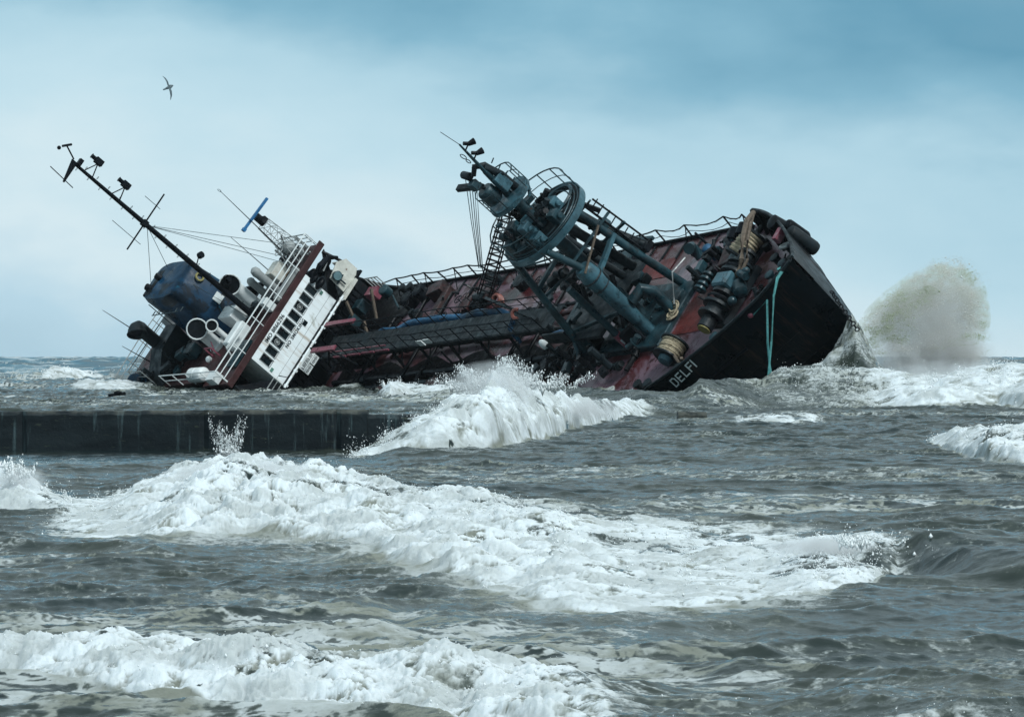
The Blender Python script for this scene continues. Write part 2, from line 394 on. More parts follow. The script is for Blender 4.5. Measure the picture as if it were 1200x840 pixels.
# boat deck slab under the wheelhouse
part('bridge_front_deck', M['black'], ship, lambda b: b.box((-5.4, 0, -2.87), (11.9, 10.6, .14)))
def frontrail(b):
    for y in np.arange(-5.2, 5.3, 1.04): b.cyl((.5, y, -2.8), (.5, y, -1.95), .03, n=6)
    for u in (-2.35,): b.cyl((.5, -5.2, u), (.5, 5.2, u), .028, n=6)
    b.cyl((.5, -5.2, -1.95), (.5, 5.2, -1.95), .04, n=6)
def lowrail(b):
    b.cyl((.62, -3.4, -2.72), (.62, 3.3, -2.72), .075, n=8)
    for y in np.arange(-3.2, 3.3, 1.05): b.box((.56, y, -2.76), (.16, .12, .2))
part('handrail', M['white'], ship, lowrail)
def blackpipe(b):
    b.tube([(.45, -3.0, -2.1), (.45, -2.7, -2.66), (.45, 3.0, -2.66), (.45, 3.15, -2.3)], .035, 6)
part('wall_pipe', M['black'], ship, blackpipe)
# wheelhouse
WH_W, WH_S = 3.06, -.08
def wheelhouse(b):
    z0, z1 = -2.80, -.32; fs = WH_S
    W_, H_ = .46, .76; yc = [-2.55 + i * .638 for i in range(9)]; zc = -1.15
    # front wall pierced by nine windows
    ys = [-WH_W]; 
    for y in yc: ys += [y - W_ / 2, y + W_ / 2]
    ys += [WH_W]; zs = [z0, zc - H_ / 2, zc + H_ / 2, z1]
    def quad(p): b.bm.faces.new([b.bm.verts.new(x) for x in p])
    for i in range(len(ys) - 1):
        for j in range(3):
            if j == 1 and i % 2 == 1:
                y0, y1_, a, c = ys[i], ys[i + 1], zs[1], zs[2]; d = .10
                for e in (((y0, a), (y1_, a)), ((y1_, a), (y1_, c)), ((y1_, c), (y0, c)), ((y0, c), (y0, a))):
                    quad([(fs, *e[0]), (fs, *e[1]), (fs - d, *e[1]), (fs - d, *e[0])])
                continue
            quad([(fs, ys[i], zs[j]), (fs, ys[i + 1], zs[j]), (fs, ys[i + 1], zs[j + 1]), (fs, ys[i], zs[j + 1])])
    bk = -4.6
    quad([(fs, -WH_W, z0), (fs, -WH_W, z1), (bk, -WH_W, z1), (bk, -WH_W, z0)]); quad([(fs, WH_W, z0), (fs, WH_W, z1), (bk, WH_W, z1), (bk, WH_W, z0)])
    quad([(bk, -WH_W, z0), (bk, WH_W, z0), (bk, WH_W, z1), (bk, -WH_W, z1)]); quad([(fs, -WH_W, z1), (fs, WH_W, z1), (bk, WH_W, z1), (bk, -WH_W, z1)])
    quad([(fs, -WH_W, z0), (fs, WH_W, z0), (bk, WH_W, z0), (bk, -WH_W, z0)])
    bmesh.ops.remove_doubles(b.bm, verts=b.bm.verts, dist=.001)
wh = part('wheelhouse', M['white'], ship, wheelhouse)
wm = MB(); wm.box((WH_S - .115, 0, 0), (.03, .48, .78)); w0 = wm.build('window', M['glass'], wh)
w0.location = (0, -2.55, -1.15)
for i in range(1, 9):
    o = w0.copy(); COL.objects.link(o); o.parent = wh; o.location = (0, -2.55 + i * .638, -1.15)
for i in range(9):
    def wf(b, y=-2.55 + i * .638):
        for a, c in (((-.25, -.40), (.25, -.40)), ((.25, -.40), (.25, .40)), ((.25, .40), (-.25, .40)), ((-.25, .40), (-.25, -.40))):
            b.bar((WH_S + .012, y + a[0], -1.15 + a[1]), (WH_S + .012, y + c[0], -1.15 + c[1]), .035, .03)
    part('window_frame', M['grey'], wh, wf)
for i in (2, 6):
    def cs(b, y=-2.55 + i * .638):
        b.torus((WH_S - .06, y + .02, -1.13), (1, 0, 0), .17, .022, 20, 5)
        b.torus((WH_S - .06, y + .02, -1.13), (1, 0, 0), .075, .03, 14, 5)
        b.cyl((WH_S - .1, y + .02, -1.13), (WH_S - .03, y + .02, -1.13), .05, n=10)
    part('clear_view_screen', M['grey'], wh, cs)
part('small_hatch', M['glass'], wh, lambda b: b.box((WH_S + .02, .72, -1.92), (.05, .30, .24)))
for y in (-2.8, 2.82): part('side_mark', mat('dull_green_mark', (.08, .2, .16), .5), wh, lambda b: b.box((WH_S + .02, y, -1.75), (.04, .22, .17)))
def seam(b):
    b.box((WH_S + .004, 0, -2.30), (.008, 6.1, .02))
part('plate_seam', M['grey'], wh, seam)
# lettering
def text(s, size, matname, parent, name, origin, xdir, ydir, squash=1.0, ext=.006, space=1.0):
    cu = bpy.data.curves.new(name + '_c', 'FONT'); cu.body = s; cu.size = size; cu.extrude = ext; cu.space_character = space; cu.align_x = 'CENTER'; cu.align_y = 'CENTER'
    cu.resolution_u = 3; cu.offset = size * .018
    o = bpy.data.objects.new(name + '_t', cu); COL.objects.link(o); bpy.context.view_layer.update()
    me = bpy.data.meshes.new_from_object(o.evaluated_get(bpy.context.evaluated_depsgraph_get())); bpy.data.objects.remove(o); bpy.data.curves.remove(cu)
    X = Vector(xdir).normalized(); Y = Vector(ydir).normalized(); Z = X.cross(Y)
    T = Matrix.Translation(Vector(origin)) @ Matrix((X, Y, Z)).transposed().to_4x4() @ Matrix.Diagonal((squash, 1, 1, 1))
    me.transform(T); me.name = name; me.materials.clear(); me.materials.append(M[matname])
    r = bpy.data.objects.new(name, me); COL.objects.link(r); r.parent = parent; return r
text('IMO 8866296', .34, 'ink', wh, 'identity_number', (WH_S + .012, -.75, -.53), (0, 1, 0), (0, 0, 1), 1.0, space=1.05)
text('NO SMOKING', .30, 'ink', wh, 'warning_lettering', (WH_S + .012, -.15, -1.76), (0, 1, 0), (0, 0, 1), 1.0, space=1.12)
# white notice board on the rail
def board(b):
    b.box((.66, -1.25, -2.98), (.04, 1.30, .42)); b.box((.66, -1.25 - .34, -3.37), (.04, .60, .30)); b.box((.66, -1.25 + .34, -3.37), (.04, .60, .30))
nb = part('notice_board', M['whiteclean'], ship, board)
def strokes(b):
    r = random.Random(5)
    for k in range(7):
        y = -1.78 + k * .17
        b.box((.688, y - .045, -2.97), (.012, .03, .24))
        if k % 2 == 0: b.box((.688, y, -2.88 - .18 * (k % 4 == 0)), (.012, .10, .03))
        else: b.box((.688, y + .04, -2.97), (.012, .03, .24))
        b.box((.688, y, -2.97), (.012, .09, .025))
    for y0 in (-1.8, -1.12):
        for k in range(5): b.box((.688, y0 + k * .10, -3.34), (.012, .05, .12 + .05 * (k % 2)))
part('board_lettering', M['ink'], nb, strokes)
# bridge roof with oxide red fascia
def roof(b):
    b.box((-1.75, 0, -.16), (3.3, 10.2, .26)); b.box((-7.2, -1.8, -.17), (7.6, 5.8, .24)); b.box((-.10, 0, -.10), (.10, 10.5, .42))
    b.box((-13.2, -1.0, -.60), (4.2, 6.4, .2))
part('bridge_roof', M['roofpaint'], ship, roof, bevel=.03)
def under(b):
    b.box((-7.5, -3.6, -1.55), (8.5, 1.9, 2.45)); b.box((-8.0, -.9, -1.5), (6.4, 3.6, 2.3)); b.box((-13.3, -1.0, -1.95), (3.6, 6.0, 2.4))
part('aft_house', M['dark'], ship, under, bevel=.03)
def railing(name, pts, h, m_, n_rails=3, r=.028, parent=ship, post=1.4, up=(0, 0, 1), lean=(0, 0, 0)):
    b = MB(); pts = [Vector(p) for p in pts]; up = Vector(up)
    for k in range(n_rails):
        o_ = up * (h * (k + 1) / n_rails)
        b.tube([p + o_ for p in pts], r if k < n_rails - 1 else r * 1.25, 5)
    for a, c in zip(pts, pts[1:]):
        n = max(1, int(round((c - a).length / post)))
        for i in range(n):
            q = a.lerp(c, i / n); b.cyl(q, q + up * (h + r), r, n=5)
    b.cyl(pts[-1], pts[-1] + up * (h + r), r, n=5)
    return b.build(name, m_, parent)
railing('bridge_roof_railing', [(-.15, -5.1, .05), (-.15, 5.0, .05)], 1.02, M['whiteclean'], 3, .032, post=1.9)
railing('side_railing', [(-.3, -5.0, .05), (-4.2, -4.9, .05), (-7.5, -4.8, .05)], .95, M['whiteclean'], 2, .03, post=1.6)
railing('aft_railing', [(-9.2, -4.7, .0), (-10.9, -4.6, .0), (-10.9, -2.0, .0), (-10.9, 1.0, 0)], 1.5, M['grey'], 3, .032, post=1.9)
railing('port_railing', [(-.4, 5.0, .05), (-3.2, 5.0, .05)], .95, M['grey'], 3, .03, post=1.0)
railing('stern_railing', [(-15.0, -4.0, -.5), (-15.2, -1, -.5), (-15.0, 2.0, -.5), (-11.4, 2.1, -.5)], 1.0, M['grey'], 3, .03, post=1.3)
railing('front_deck_railing', [(.5, -5.2, -2.8), (.5, -3.3, -2.8)], .9, M['grey'], 3, .028, post=1.0)
# windows-like dark gap strip between roof and boat deck: wing supports
for sg in (1, -1):
    part('wing_strut', M['dark'], ship, lambda b: [b.prism([(-.35, sg * 3.2, -2.8), (-.35, sg * 3.2, -2.2), (-.35, sg * 4.9, -.5), (-.35, sg * 5.1, -.5), (-.35, sg * 3.5, -2.8)], (.08, 0, 0)), b.cyl((-.3, sg * 4.9, -.5), (.2, sg * 5.2, -2.2), .09, n=8)])
# rust stained port wing panel with searchlight
def wpanel(b):
    b.prism([(.35, 4.75, -1.35), (.35, 5.30, -1.75), (.42, 5.20, -2.62), (.42, 4.9, -2.78), (.35, 3.62, -2.72), (.35, 3.72, -1.55)], (-.08, 0, 0))
    b.box((-.5, 5.25, -2.25), (1.7, .07, .85))
wp = part('wing_bulwark', M['rustwhite'], ship, wpanel)
part('wing_sill', M['rustwhite'], ship, lambda b: b.box((.5, 3.9, -2.86), (.30, 1.5, .2)))
def slight(b):
    b.lathe((.45, 4.0, -1.72), (1, -.2, .1), [(0, .16), (.1, .27), (.32, .30), (.34, .27)], 16); b.cyl((.5, 4.0, -2.05), (.5, 4.0, -2.5), .05)
    b.box((.5, 4.0, -2.05), (.12, .66, .07))
sl_ = part('searchlight', M['teal'], ship, slight, True)
part('lens', M['lens'], sl_, lambda b: b.cyl((.79, 3.93, -1.69), (.82, 3.925, -1.687), .25, n=16))
def tarp(b):
    r = random.Random(3)
    for k in range(9): b.sph((-.2 + r.uniform(-.3, .4), 3.5 + r.uniform(-.4, 1.1), -1.0 + r.uniform(-.35, .3)), r.uniform(.22, .4), (1, 1.2, .6), 2)
    b.tube([(.1, 3.2, -.8), (.3, 3.9, -.62), (.4, 4.6, -.75), (.3, 5.0, -1.25)], [.12, .2, .16, .1], 8)
part('canvas_bundle', M['black'], ship, tarp, True)
part('wing_light_bar', M['grey'], ship, lambda b: b.bar((.35, 3.75, -.95), (.35, 4.35, -.85), .09, .06))
# side lockers and debris in front of the port side of the deckhouse
def lock(b):
    b.box((1.1, 3.3, -3.85), (.7, .7, .7)); b.box((1.0, 2.3, -4.0), (.6, .7, .7))
part('deck_locker', M['teal'], ship, lock, bevel=.03)
def redrack(b):
    b.box((2.0, 4.1, -3.7), (1.0, .6, .55))
rr_ = part('red_rack', M['pink'], ship, redrack)
part('rack_frame', M['grey'], rr_, lambda b: [b.bar((1.45 + .35 * k, 4.62, -3.95), (1.45 + .35 * k, 4.62, -2.9), .05) for k in range(5)] and b.bar((1.4, 4.62, -2.92), (2.9, 4.62, -2.92), .05))
for a, c in (((2.9, 3.8, -3.0), (2.9, 2.6, -4.3)), ((1.0, 3.0, -2.9), (1.2, 2.2, -4.2)), ((2.4, 2.2, -3.9), (2.6, 1.3, -4.9))): part('deck_post', M['ropedark'], ship, lambda b: b.bar(a, c, .14))
def drumv(b): b.lathe((3.3, 4.1, -3.95), (.2, -.1, 1), [(0, .28), (.05, .34), (.55, .34), (.6, .28)], 14); b.cyl((3.5, 4.1, -4.1), (4.8, 3.2, -4.3), .07)
part('valve_drum', M['teal'], ship, drumv, True)
# fore and aft gangway heads with pink-red tops
def stepbeam(x0, y, u, L):
    o = part('platform_step', M['pink'], ship, lambda b: b.box((x0 + L / 2, y, u), (L, .34, .14)), bevel=.02)
    part('step_bracket', M['dark'], o, lambda b: [b.bar((x0 + L * .7, y, u - .08), (x0 + .1, y, u - 1.3), .09), b.bar((x0 + L * .7, y, u - .08), (x0 + L + .8, y - .2, u - 1.4), .09)])
stepbeam(1.0, 1.05, -2.62, 3.2)
stepbeam(1.7, -1.0, -2.48, 2.6)
# funnel
FC = bpy.data.objects
def funnel(b):
    def ring(u, s0, s1, w_, tilt=0, nose=.5):
        pts = []
        n = 28
        for i in range(n):
            a = 2 * math.pi * i / n; cx = (s0 + s1) / 2; L = (s1 - s0) / 2
            c_, s_ = math.cos(a), math.sin(a)
            x = cx + L * (abs(c_) ** .6) * (1 if c_ > 0 else -1); y = w_ * (abs(s_) ** .42) * (1 if s_ > 0 else -1)
            pts.append((x, y + .0, u + tilt * (x - cx)))
        return pts
    rs_ = [ring(-.1, -8.3, -4.3, 1.62), ring(1.4, -8.5, -4.6, 1.58), ring(2.8, -8.8, -5.0, 1.50), ring(3.7, -9.05, -5.25, 1.45), ring(3.98, -9.0, -5.4, 1.38, -.04), ring(4.08, -8.8, -5.7, 1.2, -.05), ring(4.1, -8.3, -6.4, .7, -.05), ring(4.1, -7.9, -6.9, .3, -.05)]
    rings = [[b.bm.verts.new(p) for p in r] for r in rs_]
    for A, B in zip(rings, rings[1:]):
        for k in range(len(A)): b.bm.faces.new((A[k], A[(k + 1) % len(A)], B[(k + 1) % len(A)], B[k]))
    b.bm.faces.new(rings[0][::-1]); b.bm.faces.new(rings[-1])
fn = part('funnel', M['blue'], ship, funnel, True)
part('funnel_cowl', M['black'], fn, lambda b: [b.box((-8.4, -.2, 3.75), (.9, 1.9, .8)), b.cyl((-8.4, -.6, 3.9), (-8.7, -.6, 4.35), .22), b.cyl((-7.9, .1, 4.0), (-8.1, .1, 4.45), .2)], bevel=.06)
part('funnel_porthole', M['yellow'], fn, lambda b: b.torus((-5.0, .62, 3.2), (1, .12, .22), .23, .07, 18, 6))
part('funnel_plate', M['whiteclean'], fn, lambda b: b.box((-4.42, .15, 1.75), (.04, .55, .55), rot=Quaternion((0, 1, 0), -.12)))
def funrail(b):
    for k in range(6): b.cyl((-8.6 + k * .7, -1.45, 3.0), (-8.6 + k * .7, -1.75, 3.0), .03); 
    b.tube([(-8.7, -1.75, 3.0), (-5.4, -1.75, 3.0)], .03, 5); b.tube([(-9.1, -1.2, 1.2), (-9.1, -1.2, 3.4)], .03, 5); b.tube([(-9.1, -.8, 1.2), (-9.1, -.8, 3.4)], .03, 5)
part('funnel_ladder', M['wire'], fn, funrail)
# cowl ventilators
def cowl(s, b_, u, h, r, mr, dirv, m_='grey', lean=(0, 0)):
    q = MB(); p0 = Vector((s, b_, u)); top = p0 + Vector((lean[0], lean[1], h)); d = Vector(dirv).normalized()
    pts = [p0, p0.lerp(top, .5), top]; rad_ = [r * 1.02, r, r * 1.02]
    a = top; ctrl = top + Vector((0, 0, mr * .9)); e = top + Vector((0, 0, mr * .75)) + d * mr * .9
    for k in range(1, 6):
        t_ = k / 5; pts.append(a.lerp(ctrl, t_).lerp(ctrl.lerp(e, t_), t_)); rad_.append(r + (mr - r) * t_ ** .8)
    # open bell: outer skin, rim, inner skin
    n = 18; rings = []
    for i, p in enumerate(pts):
        A = pts[max(i - 1, 0)]; B = pts[min(i + 1, len(pts) - 1)]; qq = (B - A).to_track_quat('Z', 'Y')
        rings.append([p + qq @ Vector((math.cos(2 * math.pi * k / n) * rad_[i], math.sin(2 * math.pi * k / n) * rad_[i], 0)) for k in range(n)])
    V = [[q.bm.verts.new(x) for x in r_] for r_ in rings]
    for i in range(len(V) - 1):
        off = min(range(n), key=lambda o_: (V[i][0].co - V[i + 1][o_].co).length)
        V[i + 1] = V[i + 1][off:] + V[i + 1][:off]
        for k in range(n): q.bm.faces.new((V[i][k], V[i][(k + 1) % n], V[i + 1][(k + 1) % n], V[i + 1][k]))
    q.bm.faces.new(V[0][::-1])
    qq = (pts[-1] - pts[-2]).to_track_quat('Z', 'Y')
    q.torus(pts[-1], qq @ Vector((0, 0, 1)), mr, .045, n, 6)
    q.cyl(p0 - Vector((0, 0, .05)), p0 + Vector((0, 0, .18)), r * 1.25, n=n)
    o = q.build('cowl_ventilator', M[m_], ship, smooth=True)
    k = MB(); dd = qq @ Vector((0, 0, 1)); k.cyl(pts[-1] - dd * .10, pts[-1] - dd * .07, mr * .96, n=n); k.build('vent_mouth', M['dark'], o)
    return o
cowl(-3.0, .75, 0, 1.75, .42, .62, (.75, -.45, .15), 'whiteclean')
cowl(-4.7, -2.05, 0, 1.25, .40, .60, (.75, -.35, .25), 'whiteclean')
cowl(-3.7, -1.7, 0, 1.15, .18, .34, (.75, -.35, .3), 'whiteclean')
cowl(-9.9, -2.4, -.1, 2.6, .40, .60, (.45, -1.0, -.45), 'tealdark')
part('round_vent_pipe', M['grey'], ship, lambda b: [b.lathe((-1.6, 1.75, 0), (0, 0, 1), [(0, .26), (1.5, .26), (1.7, .3), (1.95, .24), (2.05, .1)], 14)], True)
part('round_vent_pipe', M['grey'], ship, lambda b: [b.lathe((-2.2, 1.35, 0), (0, 0, 1), [(0, .22), (1.3, .22), (1.45, .26), (1.6, .2), (1.7, .08)], 14)], True)
part('pipe_cluster', M['tealdark'], ship, lambda b: [b.sph((-2.6 + .35 * k, .2 + .25 * (k % 3), .25 + .2 * (k % 2)), .3, (1, 1, .8), 1) for k in range(6)])
# roof lockers
part('roof_locker', M['whiteclean'], ship, lambda b: b.box((-3.9, -.35, .55), (1.6, .9, 1.0)), bevel=.05)
part('roof_locker', M['whiteclean'], ship, lambda b: b.box((-1.9, -1.9, .45), (.7, 1.7, .8)), bevel=.08)
part('roof_locker', M['whiteclean'], ship, lambda b: b.box((-.6, .3, .42), (.5, .5, .8)), bevel=.03)
part('roof_skylight', M['rustwhite'], ship, lambda b: b.box((-1.9, 2.75, .5), (.8, 1.0, .9)), bevel=.04)
part('roof_bench', M['grey'], ship, lambda b: b.box((-.55, 2.0, .18), (.35, 2.4, .3)), bevel=.02)
part('roof_bench', M['teal'], ship, lambda b: b.box((-.9, -3.0, .12), (.9, 1.9, .2)), bevel=.02)
part('small_boat_rack', M['whiteclean'], ship, lambda b: [b.bar((-1.6, -3.0, .7), (-1.0, -1.6, .75), .12), b.bar((-1.8, -3.1, .1), (-1.6, -3.0, .7), .08)])
part('valve_frame', M['pink'], ship, lambda b: [b.bar((-4.0, -3.0, .1), (-4.0, -3.0, .9), .07), b.bar((-3.2, -3.0, .1), (-3.2, -3.0, .9), .07), b.bar((-4.0, -3.0, .9), (-3.2, -3.0, .9), .07), b.bar((-4.0, -3.0, .1), (-3.2, -3.0, .9), .06), b.bar((-4.0, -2.4, .8), (-3.2, -3.0, .6), .05)])
part('float_ball', M['whiteclean'], ship, lambda b: [b.sph((-3.9, -3.35, .35), .2)], True)
scatter(ship, 26, 11, ['tealdark', 'tealdark', 'teal', 'grey'], ((-11, -6.8), (-4.4, -1.9), (.1, .8)), (.25, .8), (.05, .14), names=('roof_fitting', 'roof_pipe'))
part('grey_hose_box', M['teal'], ship, lambda b: b.box((-6.6, -2.6, .45), (.9, .8, .7)), bevel=.05)
part('white_panel', M['whiteclean'], ship, lambda b: b.box((-10.4, -.55, 1.3), (.08, 1.0, .9), rot=Quaternion((0, 1, 0), .15)), bevel=.01)
# second blue drum and gear at the stern quarter
def sdrum(b): b.lathe((-11.0, -4.55, .1), (.3, -.4, .85), [(0, .45), (.1, .55), (1.0, .55), (1.1, .45)], 16)
part('blue_drum', M['blue'], ship, sdrum, True)
part('drum_band', M['bluelite'], ship, lambda b: b.torus((-10.9, -4.7, .55), (.3, -.4, .85), .56, .07, 18, 6))
def sternwall(b):
    b.prism([(-9.9, -4.75, .1), (-9.9, -1.4, .1), (-9.9, -1.2, 1.5), (-9.9, -3.0, 1.4), (-9.9, -4.4, .6)], (1.4, 0, 0))
part('stern_screen', M['tealdark'], ship, sternwall)
# main mast
def mast(b):
    b.cyl((-2.6, .0, -.1), (-2.75, 0, 8), .19, .15, 12); b.cyl((-2.75, 0, 8), (-2.8, 0, 14.2), .15, .09, 10)
    for k in range(30):
        u = 1.0 + k * .44; b.torus((-2.7, -.22 if k % 2 else .22, u), (0, 0, 1), .09, .012, 8, 4)
ms = part('main_mast', M['black'], ship, mast, True)
def yard(u, L1, L2, r_): 
    def f(b):
        b.cyl((-2.75, -L1, u), (-2.75, L2, u), r_, n=6); b.box((-2.75, 0, u), (.34, .34, .34))
        b.cyl((-2.75, -L1 * .6, u - .5), (-2.75, -L1 * .6, u + 1.7), .018, n=5); b.cyl((-2.75, L2 * .6, u - .3), (-2.75, L2 * .6, u + .9), .018, n=5)
    return part('mast_yard', M['black'], ms, f)
yard(8.6, 1.9, 2.15, .05)
def mtop(b):
    b.prism([(-2.8, .1, 13.9), (-2.8, .1, 14.3), (-2.8, -1.3, 14.0), (-2.8, -1.3, 13.9)], (.1, 0, 0)); b.cyl((-2.75, -1.2, 13.3), (-2.75, -1.1, 15.1), .03, n=6)
    b.cyl((-2.75, .15, 14.2), (-2.75, .5, 15.0), .05, n=6); b.cyl((-2.75, .3, 15.2), (-2.75, .75, 14.8), .07, n=6); b.sph((-2.75, .1, 15.3), .12)
    b.box((-2.75, .25, 13.8), (.25, .4, .25))
part('mast_head', M['black'], ms, mtop)
for u in (13.0, 10.9):
    def lampf(b, u=u):
        b.bar((-2.78, .1, u - .3), (-2.4, .75, u), .06); b.bar((-2.78, .1, u + .3), (-2.4, .75, u), .05); b.box((-2.3, .85, u + .05), (.3, .34, .5)); b.lathe((-2.3, .85, u + .3), (0, 0, 1), [(0, .12), (.25, .12), (.3, .16)], 10)
    lo_ = part('mast_lamp', M['black'], ms, lampf)
part('mast_lamp', M['black'], ms, lambda b: [b.bar((-2.7, .1, 4.6), (-2.4, .5, 4.9), .06), b.lathe((-2.4, .5, 4.9), (1, .4, 0), [(0, .1), (.05, .2), (.3, .2)], 10)])
part('mast_lamp', M['black'], ms, lambda b: [b.bar((-2.7, .1, 2.2), (-2.3, .45, 2.6), .05), b.torus((-2.3, .5, 2.7), (1, 0, 0), .28, .03, 14, 5), b.lathe((-2.4, .5, 2.7), (1, .2, 0), [(0, .1), (.3, .16)], 8)])
part('mast_halyard', M['wire'], ms, lambda b: b.tube([(-2.5, -1.0, 4.2), (-2.5, -.5, 1.4), (-2.4, -.3, -.1)], .03, 5))
def stays(b):
    for q in ((-8.0, -1.0, 4.0), (-8.2, 1.0, 4.0), (-.4, 4.6, .3), (-.4, 3.2, .3), (-4.5, 4.6, .2)):
        b.tube([(-2.76, 0, 8.4), q], .018, 4)
part('mast_stays', M['wire'], ms, stays)
# whip aerials
def whip(name_, a, c, r0=.045):
    part('whip_aerial', M['black'], ship, lambda b: b.cyl(a, c, r0, .015, 6))
whip('', (-1.2, 3.6, .1), (-1.6, 4.1, 6.3)); whip('', (-2.2, 2.6, .1), (-2.4, 2.7, 3.9), .035)
whip('', (-9.6, -2.5, .6), (-10.8, -2.7, 5.0), .05); whip('', (-10.3, -3.3, .2), (-11.2, -3.5, 2.6), .05)
part('aerial_loop', M['wire'], ship, lambda b: b.torus((-1.62, 4.1, 6.35), (0, 1, 0), .12, .015, 10, 4))
part('aerial_base', M['black'], ship, lambda b: [b.sph((-10.1, -2.55, 2.6), .2)])
# radar lattice mast and radar bar
def lattice(b, p0, p1, w_, n_, r_=.025):
    p0 = Vector(p0); p1 = Vector(p1); d = (p1 - p0); q = d.to_track_quat('Z', 'Y'); cs_ = [q @ Vector((x, y, 0)) * w_ for x, y in ((-.5, -.5), (.5, -.5), (.5, .5), (-.5, .5))]
    for c in cs_: b.cyl(p0 + c * 1.5, p1 + c, r_, n=5)
    for k in range(n_ + 1):
        t_ = k / n_; e = p0 + d * t_; f_ = 1.5 - .5 * t_
        for a in range(4): b.cyl(e + cs_[a] * f_, e + cs_[(a + 1) % 4] * f_, r_ * .7, n=4)
        if k < n_:
            e2 = p0 + d * (k + 1) / n_
            for a in range(4): b.cyl(e + cs_[a] * f_, e2 + cs_[(a + 1) % 4] * f_, r_ * .6, n=4)
rm = part('radar_mast', M['grey'], ship, lambda b: [lattice(b, (-1.5, 4.3, .1), (-1.5, 4.3, 3.0), .62, 5), lattice(b, (-1.0, 3.6, .1), (-1.3, 4.0, 1.6), .5, 3), b.torus((-1.2, 3.5, 1.4), (0, 0, 1), .3, .03, 12, 4)])
part('radar_scanner', mat('blue_radar_bar', (.02, .13, .30), .4), rm, lambda b: [b.bar((-1.7, 3.2, 3.75), (-1.35, 5.6, 3.75), .17, .14), b.bar((-1.7, 3.2, 3.75), (-1.68, 3.4, 3.75), .25, .2)])
part('radar_gearbox', M['dark'], rm, lambda b: [b.cyl((-1.5, 4.35, 3.0), (-1.5, 4.35, 3.65), .24), b.box((-1.4, 4.4, 3.2), (.5, .4, .3))])
scatter(ship, 18, 8, ['grey', 'grey', 'dark'], ((-3.0, -.5), (3.2, 4.9), (.1, .6)), (.2, .5), (.03, .08), (.4, 1.5), .3, names=('roof_fitting', 'roof_pipe'))
part('roof_equipment', M['grey'], ship, lambda b: b.sph((-1.3, 4.1, 1.0), .45, (1.2, 1, .8)), True)
# ------------------------------------------------------------------ port side rail along the main deck
def prail(b):
    r = random.Random(2); S_ = [2.2 + 1.55 * k for k in range(18)] + [31.0, 34.6, 36.4]
    tops = []
    for i, s in enumerate(S_):
        base = Vector((s, 5.62, ud(s))); h = .95 + r.uniform(-.06, .06)
        top = base + Vector((r.uniform(-.12, .12), r.uniform(-.08, .16), h)); tops.append(top)
        b.cyl(base, top, .05, n=5)
        if i % 2 == 0: b.cyl(top - Vector((0, 0, .1)), base - Vector((0, .75, 0)), .035, n=4)
    for k in range(len(tops) - 1):
        a, c = tops[k], tops[k + 1]; sag = .04 if k < 17 else .28
        for f_, rr in ((1, .042), (.52, .022)):
            p0 = Vector((a.x, a.y, ud(a.x) + (a.z - ud(a.x)) * f_)); p1 = Vector((c.x, c.y, ud(c.x) + (c.z - ud(c.x)) * f_))
            b.tube([p0.lerp(p1, t_) - Vector((0, 0, sag * 4 * t_ * (1 - t_))) for t_ in (0, .25, .5, .75, 1)], rr, 5)
    b.tube([(0.2, 5.62, -4.5), tops[0]], .04, 5)
part('side_rail', M['black'], ship, prail)
part('deck_edge_bar', M['black'], ship, lambda b: b.tube([(s, 5.66, ud(s) + .09) for s in np.arange(2, 36.8, 1.2)], .10, 6))
# ------------------------------------------------------------------ centre catwalk
CU = -3.42
cw = part('catwalk', M['tealdark'], ship, lambda b: [b.box((1.2 + 1.13 * k + .55, 0, CU + .0), (1.09, 1.45, .07)) for k in range(21)] + [b.box((13, y, CU - .10), (24, .10, .2)) for y in (-.74, .74)])
def cwr(b):
    r = random.Random(4)
    for y in (-.76, .76):
        tops = []
        for k in range(18):
            s = 1.4 + k * 1.35; t_ = (s + r.uniform(-.12, .12), y + r.uniform(-.06, .06), CU + 1.0 + r.uniform(-.04, .02)); tops.append(t_)
            b.cyl((s, y, CU), t_, .032, n=5)
        b.tube(tops, .035, 5); b.tube([(p[0], p[1], p[2] - .45) for p in tops], .025, 5)
part('catwalk_railing', M['black'], cw, cwr)
for k in range(8):
    s = 2.5 + k * 3.0
    part('catwalk_support', M['dark'], ship, lambda b, s=s: [b.bar((s, -.6, CU - .1), (s, -.9, ud(s)), .12), b.bar((s, .6, CU - .1), (s, .9, ud(s)), .12), b.bar((s, -.85, ud(s) + .5), (s, .6, CU - .3), .07)])
part('broken_plank', M['pink'], ship, lambda b: [b.box((3.4 + 1.6 * k, -.86, CU + .02 + .02 * k), (1.35, .08, .12)) for k in range(4)])
part('broken_plank', M['pink'], ship, lambda b: [b.box((3.2 + 1.6 * k, -.72, CU + .32), (1.4, .05, .07)) for k in range(4)])
part('white_cloth', M['whiteclean'], cw, lambda b: [b.box((12.4, -.80, CU + .2), (.55, .06, .4)), b.box((13.2, -.80, CU + .28), (.6, .06, .32))])
